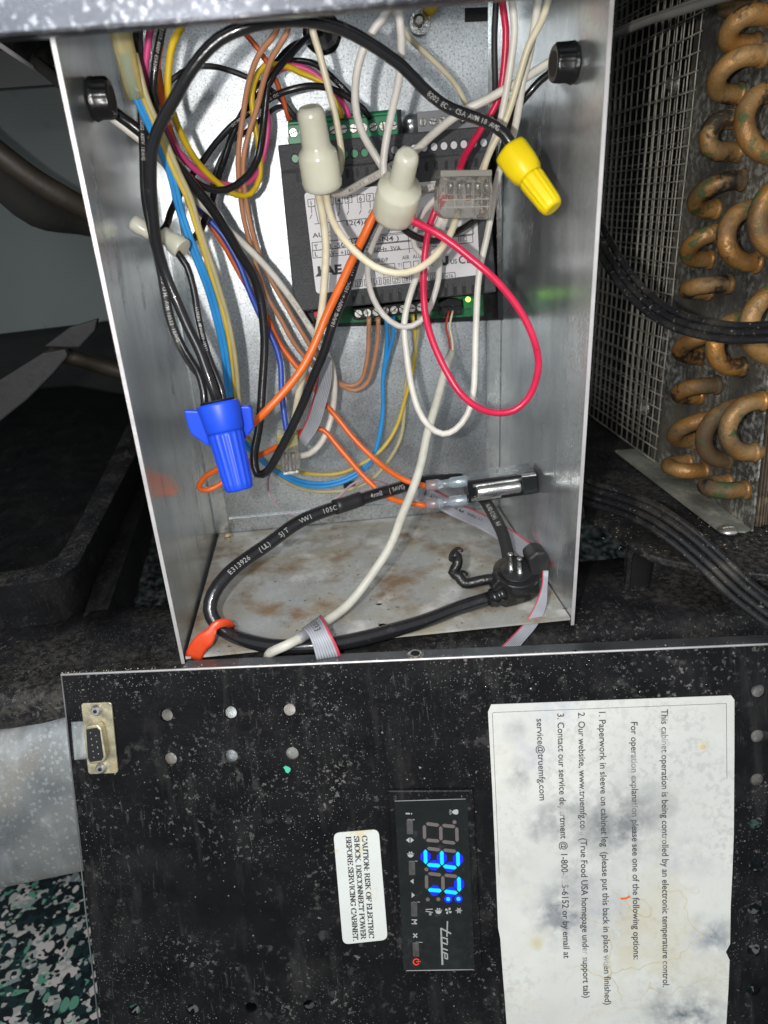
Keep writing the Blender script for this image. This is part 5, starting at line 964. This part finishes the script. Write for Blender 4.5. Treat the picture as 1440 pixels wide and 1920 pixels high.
# caution sticker with serif capitals
def serif(txt):
    G = {'A': (.74, [[(.04, 0), (.36, 1)], [(.34, 1), (.70, 0)], [(.16, .33), (.56, .33)]], [(.06, 0), (.68, 0)]),
         'B': (.66, [[(.14, 0), (.14, 1)], [(.14, 1), (.42, .98), (.54, .86), (.54, .66), (.42, .53), (.14, .52)], [(.42, .52), (.60, .40), (.60, .14), (.44, .01), (.14, 0)]], [(.1, 0), (.1, 1)]),
         'C': (.68, [[(.62, .78), (.52, .94), (.36, 1), (.18, .90), (.08, .62), (.08, .38), (.18, .1), (.38, 0), (.54, .06), (.64, .22)], [(.62, .72), (.62, 1)]], []),
         'D': (.72, [[(.14, 0), (.14, 1)], [(.14, 1), (.40, .98), (.58, .84), (.65, .6), (.65, .4), (.58, .16), (.40, .02), (.14, 0)]], [(.1, 0), (.1, 1)]),
         'E': (.62, [[(.14, 0), (.14, 1)], [(.14, 1), (.56, 1), (.57, .80)], [(.14, .52), (.42, .52)], [(.42, .40), (.42, .64)], [(.14, 0), (.56, 0), (.59, .24)]], [(.1, 0), (.1, 1)]),
         'F': (.58, [[(.14, 0), (.14, 1)], [(.14, 1), (.54, 1), (.55, .78)], [(.14, .5), (.40, .5)], [(.40, .38), (.40, .62)]], [(.14, 0), (.1, 1)]),
         'G': (.74, [[(.62, .78), (.52, .94), (.36, 1), (.18, .90), (.08, .62), (.08, .38), (.18, .1), (.38, 0), (.60, .10)], [(.60, .05), (.60, .42)], [(.62, .74), (.62, 1)]], [(.60, .43)]),
         'H': (.76, [[(.14, 0), (.14, 1)], [(.62, 0), (.62, 1)], [(.14, .52), (.62, .52)]], [(.14, 0), (.14, 1), (.62, 0), (.62, 1)]),
         'I': (.34, [[(.17, 0), (.17, 1)]], [(.17, 0), (.17, 1)]), 'K': (.74, [[(.14, 0), (.14, 1)], [(.14, .42), (.60, 1)], [(.30, .60), (.66, 0)]], [(.14, 0), (.14, 1), (.60, 1), (.66, 0)]),
         'L': (.62, [[(.14, 0), (.14, 1)], [(.14, 0), (.56, 0), (.59, .26)]], [(.1, 0), (.14, 1)]), 'N': (.76, [[(.13, 0), (.13, 1)], [(.10, 1), (.62, .02)], [(.62, 0), (.62, 1)]], [(.13, 0), (.10, 1), (.62, 1)]),
         'O': (.76, [[(.38, 1), (.20, .92), (.08, .65), (.08, .35), (.20, .08), (.38, 0), (.56, .08), (.68, .35), (.68, .65), (.56, .92), (.38, 1)]], []),
         'P': (.62, [[(.14, 0), (.14, 1)], [(.14, 1), (.44, .98), (.56, .84), (.56, .62), (.44, .48), (.14, .46)]], [(.14, 0), (.1, 1)]),
         'R': (.70, [[(.14, 0), (.14, 1)], [(.14, 1), (.42, .98), (.54, .84), (.54, .64), (.42, .52), (.14, .50)], [(.36, .50), (.62, 0)]], [(.14, 0), (.1, 1), (.64, 0)]),
         'S': (.56, [[(.46, .78), (.38, .96), (.24, 1), (.10, .88), (.10, .68), (.26, .54), (.42, .42), (.48, .24), (.40, .06), (.24, 0), (.10, .06), (.06, .24)], [(.47, .76), (.47, 1)], [(.06, 0), (.06, .26)]], []),
         'T': (.66, [[(.33, 0), (.33, 1)], [(.06, .76), (.06, 1), (.60, 1), (.60, .76)]], [(.33, 0)]), 'U': (.74, [[(.14, 1), (.14, .26), (.22, .06), (.38, 0), (.54, .06), (.60, .26), (.60, 1)]], [(.14, 1), (.60, 1)]),
         'V': (.72, [[(.06, 1), (.36, 0)], [(.36, 0), (.66, 1)]], [(.06, 1), (.66, 1)]), 'W': (.98, [[(.06, 1), (.28, 0)], [(.28, 0), (.49, 1)], [(.49, 1), (.70, 0)], [(.70, 0), (.92, 1)]], [(.06, 1), (.49, 1), (.92, 1)]),
         '.': (.24, [[(.10, 0), (.10, .13)]], []), ':': (.26, [[(.12, 0), (.12, .13)], [(.12, .5), (.12, .63)]], []), ' ': (.30, [], [])}
    q = []; x = 0
    for ch in txt:
        wd, strokes, sf = G[ch]
        for s_ in strokes:
            for p0, p1 in zip(s_, s_[1:]):
                dx = p1[0] - p0[0]; dy = p1[1] - p0[1]; ln = math.hypot(dx, dy) or 1; vert = abs(dy) / ln; t = .032 + .062 * vert ** 1.5
                if dy * dx > 0 and len(s_) == 2 and vert < .99: t = .042       # thin rising diagonals
                nx, ny = -dy / ln * t, dx / ln * t; ex, ey = dx / ln * .02, dy / ln * .02
                q.append([(x + p0[0] - nx - ex, p0[1] - ny - ey), (x + p1[0] - nx + ex, p1[1] - ny + ey), (x + p1[0] + nx + ex, p1[1] + ny + ey), (x + p0[0] + nx - ex, p0[1] + ny - ey)])
        for sx_, sy_ in sf: q.append([(x + sx_ - .14, sy_ - .03), (x + sx_ + .14, sy_ - .03), (x + sx_ + .14, sy_ + .03), (x + sx_ - .14, sy_ + .03)])
        x += wd
    return q, x
ca = MB().prism(rounded_px([(625, 1562), (710, 1555), (727, 1762), (643, 1771)], 12, 0, lambda x, y: PC(x, y, .00035)), W * -.0003).build('caution_label', M_CAUT, cov)
tx = MB()
for t_, a_, b_ in (('CAUTION: RISK OF ELECTRIC', (678.5, 1567), (692, 1759)), ('SHOCK. DISCONNECT POWER', (663.5, 1568), (677, 1761)), ('BEFORE SERVICING CABINET.', (648.5, 1569), (662.5, 1765))):
    polys, wd = serif(t_); p0 = PC(*a_, .0005); p1 = PC(*b_, .0005); d_ = (p1 - p0); sx_ = d_.length / wd; d_.normalize(); up = W.cross(d_); sy_ = mm(9.6, p0)
    for i, pl in enumerate(polys): tx.add([p0 + d_ * x * sx_ + up * y * sy_ + W * (.000002 * (i % 23)) for x, y in pl], [(0, 1, 2, 3)])
tx.build('printed_text', M_INK, ca)
# display unit
dsp = MB()
def cp(pts, off, th, name, m, par, bevel=0.0): return MB().prism([PC(x, y, off) for x, y in pts], W * -th).build(name, m, par, bevel)
bez = cp([(727, 1482), (888, 1481), (904, 1812), (896, 1822), (757, 1822), (744, 1818)], .0022, .0022, 'display_bezel', M_COVER, cov, .0008)
scn = cp([(740, 1502), (876, 1497), (890, 1817), (757, 1820)], .0026, .0004, 'display_window', M_GLASSB, cov)
M_SCUFF = mat('scuffed_white', (.35, .35, .34), .4)
MB().tube([PC(740, 1502, .0027), PC(873, 1498, .0027)], .00018, 6).build('worn_edge', M_SCUFF, bez); MB().tube([PC(762, 1820, .0027), PC(888, 1818, .0027)], .0002, 6).build('worn_edge', M_SCUFF, bez)
def dq(cx, cy): return (720 + cx / 5.055, 1460 + cy / 5.055)
def seg(cx0, cy0, cx1, cy1, wv, off, name, m, par):
    x0, y0 = dq(cx0, cy0); x1, y1 = dq(cx1, cy1); d_ = Vector((x1 - x0, y1 - y0)); ln = d_.length; d_.normalize(); n_ = Vector((-d_.y, d_.x)) * wv / 5.055 / 2; e = d_ * min(wv / 5.055 / 2, ln * .4)
    a_ = Vector((x0, y0)); b_ = Vector((x1, y1)); pts = [a_, a_ + e + n_, b_ - e + n_, b_, b_ - e - n_, a_ + e - n_]
    return MB().prism([PC(p.x, p.y, off) for p in pts], W * -.0001).build(name, m, par)
def digit(cy, lit, bx_, h=320, wd=150):
    x0 = bx_; xm = x0 + h * .485; x1 = x0 + h * .96; yl = cy; yr = cy + wd; sh = 22   # x grows toward the digit's top
    S_ = {'bottom': (x0, yl + 8, x0 + 3, yr - 5), 'middle': (xm, yl + 18, xm + 3, yr + 8), 'top': (x1, yl + 28, x1 + 4, yr + 20), 'upleft': (xm + 12, yl + 12, x1 - 12, yl + 26), 'lowleft': (x0 + 14, yl - 4, xm - 12, yl + 12), 'upright': (xm + 12, yr + 16, x1 - 10, yr + 32), 'lowright': (x0 + 14, yr + 2, xm - 10, yr + 12)}
    for k, v in S_.items():
        if k in lit:
            seg(*v, 92, .00272, 'segment_halo', M_SEGHALO, scn); seg(*v, 34, .0029, 'lit_segment', M_SEGON, scn)
        else: seg(*v, 32, .00276, 'unlit_segment', M_SEGOFF, scn)
digit(430, (), 382); digit(664, ('top', 'middle', 'bottom', 'upright', 'lowright'), 392); digit(902, ('top', 'upright', 'lowright'), 402)
def dot(cx, cy, r, off, name, m): 
    c = PC(*dq(cx, cy), off); rr = mm(r / 5.055, c); MB().prism([c + U * rr * math.cos(t) + V * rr * math.sin(t) for t in [i * math.pi / 8 for i in range(16)]], W * -.0001).build(name, m, scn)
for cx, cy, on in ((415, 1145, 0), (515, 1143, 0), (608, 1142, 1), (706, 1140, 1), (668, 412, 0), (402, 860, 0)):
    if on: dot(cx, cy, 36, .00272, 'dot_halo', M_SEGHALO); dot(cx, cy, 19, .0029, 'lit_dot', M_SEGON)
    else: dot(cx, cy, 19, .00276, 'unlit_dot', M_SEGOFF)
ic = MB()
def ip(pts, mb=None, off=.0028): (mb or ic).add([PC(*dq(x, y), off) for x, y in pts], [tuple(range(len(pts)))])
def il(x0, y0, x1, y1, wv, mb=None, off=.0028):
    d_ = Vector((x1 - x0, y1 - y0)).normalized(); n_ = Vector((-d_.y, d_.x)) * wv / 2; ip([(x0 - n_.x, y0 - n_.y), (x1 - n_.x, y1 - n_.y), (x1 + n_.x, y1 + n_.y), (x0 + n_.x, y0 + n_.y)], mb, off)
def iring(cx, cy, r0, r1, a0=0, a1=6.2832, mb=None, n=18):
    for i in range(n):
        t0 = a0 + (a1 - a0) * i / n; t1 = a0 + (a1 - a0) * (i + 1) / n
        ip([(cx + r0 * math.cos(t0), cy + r0 * math.sin(t0)), (cx + r0 * math.cos(t1), cy + r0 * math.sin(t1)), (cx + r1 * math.cos(t1), cy + r1 * math.sin(t1)), (cx + r1 * math.cos(t0), cy + r1 * math.sin(t0))], mb)
ip([(640, 316), (662, 296), (692, 290), (704, 300), (704, 330), (692, 340), (662, 336)]); il(620, 296, 640, 304, 6); il(616, 316, 636, 316, 6); il(620, 338, 640, 330, 6)     # bell
il(205, 330, 246, 332, 14); il(256, 332, 266, 332, 14)                                             # i
ip([(208, 582), (242, 556), (242, 608)]); ip([(252, 556), (284, 582), (252, 608)])                  # up down
for ox, oy in ((252, 715), (517, 1250)):
    iring(ox, oy + 2, 0, 30, 0.15, 2.99, n=10); il(ox - 34, oy - 2, ox + 34, oy - 4, 6); iring(ox - 10, oy - 16, 0, 8, n=8); iring(ox + 10, oy - 16, 0, 8, n=8)
ip([(248, 972), (280, 948), (280, 998)]); ip([(262, 1078), (294, 1104), (262, 1130)])
for y in (385, 778, 1166, 1548): il(225 + (y - 385) * .065, y, 290 + (y - 385) * .065, y + 4, 6)
il(262, 1338, 314, 1338, 9); il(262, 1374, 314, 1376, 9); il(314, 1338, 284, 1357, 9); il(284, 1357, 314, 1376, 9)   # M
il(278, 1468, 314, 1506, 12); il(278, 1506, 314, 1468, 12)
il(395, 1240, 462, 1236, 8); il(395, 1256, 462, 1268, 8); iring(438, 1284, 6, 12)
for k in range(4):
    an = .5 + k * math.pi / 2; ip([(610 + 4 * math.cos(an), 1253 + 4 * math.sin(an)), (610 + 32 * math.cos(an - .4), 1253 + 32 * math.sin(an - .4)), (610 + 34 * math.cos(an + .2), 1253 + 34 * math.sin(an + .2)), (610 + 22 * math.cos(an + .6), 1253 + 22 * math.sin(an + .6))])
for k in range(3):
    an = k * math.pi / 3; il(710 - 32 * math.cos(an), 1250 - 30 * math.sin(an), 710 + 32 * math.cos(an), 1250 + 30 * math.sin(an), 7)
iring(710, 1250, 14, 20)
ic.build('icon_print', M_ICON, scn)
rd = MB(); iring(306, 1736, 22, 33, .5, 5.8, rd); il(306, 1736, 346, 1732, 10, rd); rd.build('power_icon', M_REDICON, scn)
for x, y0, y1 in ((245, 392, 530), (265, 782, 918), (286, 1172, 1310), (302, 1556, 1690)):
    cp([dq(x - 33, y0), dq(x + 30, y0), dq(x + 34, y1), dq(x - 28, y1)], .0034, .0008, 'button', M_BTN, scn, .0003)
lg = MB()      # script wordmark, joined by its long underline
def lw_(h0, v0, h1, v1, wv=13, k=0): il(530 + v0, 1350 + h0, 530 + v1, 1350 + h1, wv, lg, .0028 + k * .00001)
for k, a_ in enumerate(((0, 72, 148, 66, 13), (120, 106, 68, 10, 14), (64, 10, 152, 14, 15), (170, 74, 152, 10, 14), (160, 66, 210, 72, 12), (222, 74, 204, 22, 14), (276, 74, 258, 20, 14), (310, 66, 292, 22, 14), (308, 70, 362, 72, 12), (360, 74, 352, 48, 12), (354, 48, 300, 46, 10), (150, 14, 415, 24, 18))): lw_(*a_, k=k)
lg.build('wordmark', M_LOGO, scn)
# serial socket
ds = cp([(152, 1322), (155, 1319), (205, 1317), (209, 1320), (221, 1446), (218, 1450), (169, 1452), (165, 1449)], .0016, .0012, 'serial_socket', M_DSUB, cov, .0003)
cp([(160, 1362), (183, 1358), (190, 1366), (199, 1420), (195, 1430), (168, 1434), (162, 1424)], .0058, .0042, 'shell', M_DSUB, ds, .0008)
cp([(161.5, 1368), (181, 1365), (187, 1370), (193.5, 1420), (190, 1426), (169, 1429), (165, 1422)], .0061, .0004, 'insert', M_DARK, ds)
for i in range(5): 
    for j, x in enumerate((170, 180)):
        if j and i == 4: continue
        x_ = x + i * 1.6; y_ = 1374 + i * 11.5 + j * 5; c = PC(x_, y_, .0063); MB().lathe(c, c + W * .0002, [(0, .00042), (1, .0003)], 8, side=U).build('pin', M_TIN, ds)
for x, y in ((182, 1331), (191, 1439)):
    c = PC(x, y, .0016); MB().lathe(c, c + W * .0022, [(0, .0026), (.5, .0025), (.6, .0019), (1, .0017)], 18, side=U).build('screw', M_SCREW, ds)
    MB().lathe(c + W * .0022, c + W * .0023, [(0, .0009), (1, .0009)], 10, side=U).build('screw_socket', M_DARK, ds)

# crumbs of rust and grit lying on the box floor, frame and cover edge
rg = random.Random(3)
def crumbs(label, m, n_, place, smin, smax):
    mb = MB()
    for _ in range(n_):
        c = place(); z = rg.uniform(smin, smax); vs = [c + Vector((rg.uniform(-1, 1) * z, rg.uniform(-1, 1) * z, rg.uniform(0, 1.0) * z)) for _ in range(5)]
        mb.add(vs, [(0, 1, 2), (0, 2, 3), (0, 3, 1), (1, 2, 4), (2, 3, 4), (3, 1, 4)])
    tag(mb.build('grit', m, None), label, 'grit', kind='stuff')
def on_floor():
    x = rg.uniform(-.09, .09); y = -.138 + .13 * rg.random() ** 1.6; return Vector((x, y, .0003))
def on_edge(): return PC(115, 1265).lerp(PC(1440, 1207), rg.random() ** 1.8) + Vector((0, rg.uniform(0, .002), .0002))
def on_deck():
    a_ = PZ(rg.uniform(1130, 1440), rg.uniform(960, 1035), dz + .0004); return a_
crumbs('brown and black grit scattered over the stained box floor', mat('brown_grit', (.16, .105, .06), .8, var=.6, scale=300), 170, on_floor, .0002, .00075)
crumbs('pale grit lying along the top edge of the black cover', mat('pale_grit', (.50, .46, .38), .8, var=.3, scale=300), 150, on_edge, .00015, .0005)
crumbs('dusty crumbs on the black deck beside the coil', mat('tan_grit', (.34, .28, .2), .8, var=.4, scale=300), 120, on_deck, .0002, .0008)
dm = MB()
for _ in range(26):
    c = PC(rg.uniform(900, 1400), rg.uniform(1222, 1300), 0); r = rg.uniform(.0005, .0016) * (1.6 if rg.random() < .15 else 1)
    dm.lathe(c, c + W * r * .45, [(0, r), (.4, r * .92), (.75, r * .65), (1, r * .2)], 12, side=U)
tag(dm.build('water_drops', mat('dark_drop', (.006, .006, .006), .06, var=.1), None), 'dark glossy drops dried on the upper right of the black cover', 'drops', kind='stuff')

for o in bpy.data.objects:
    if '_o' in o: del o['_o']
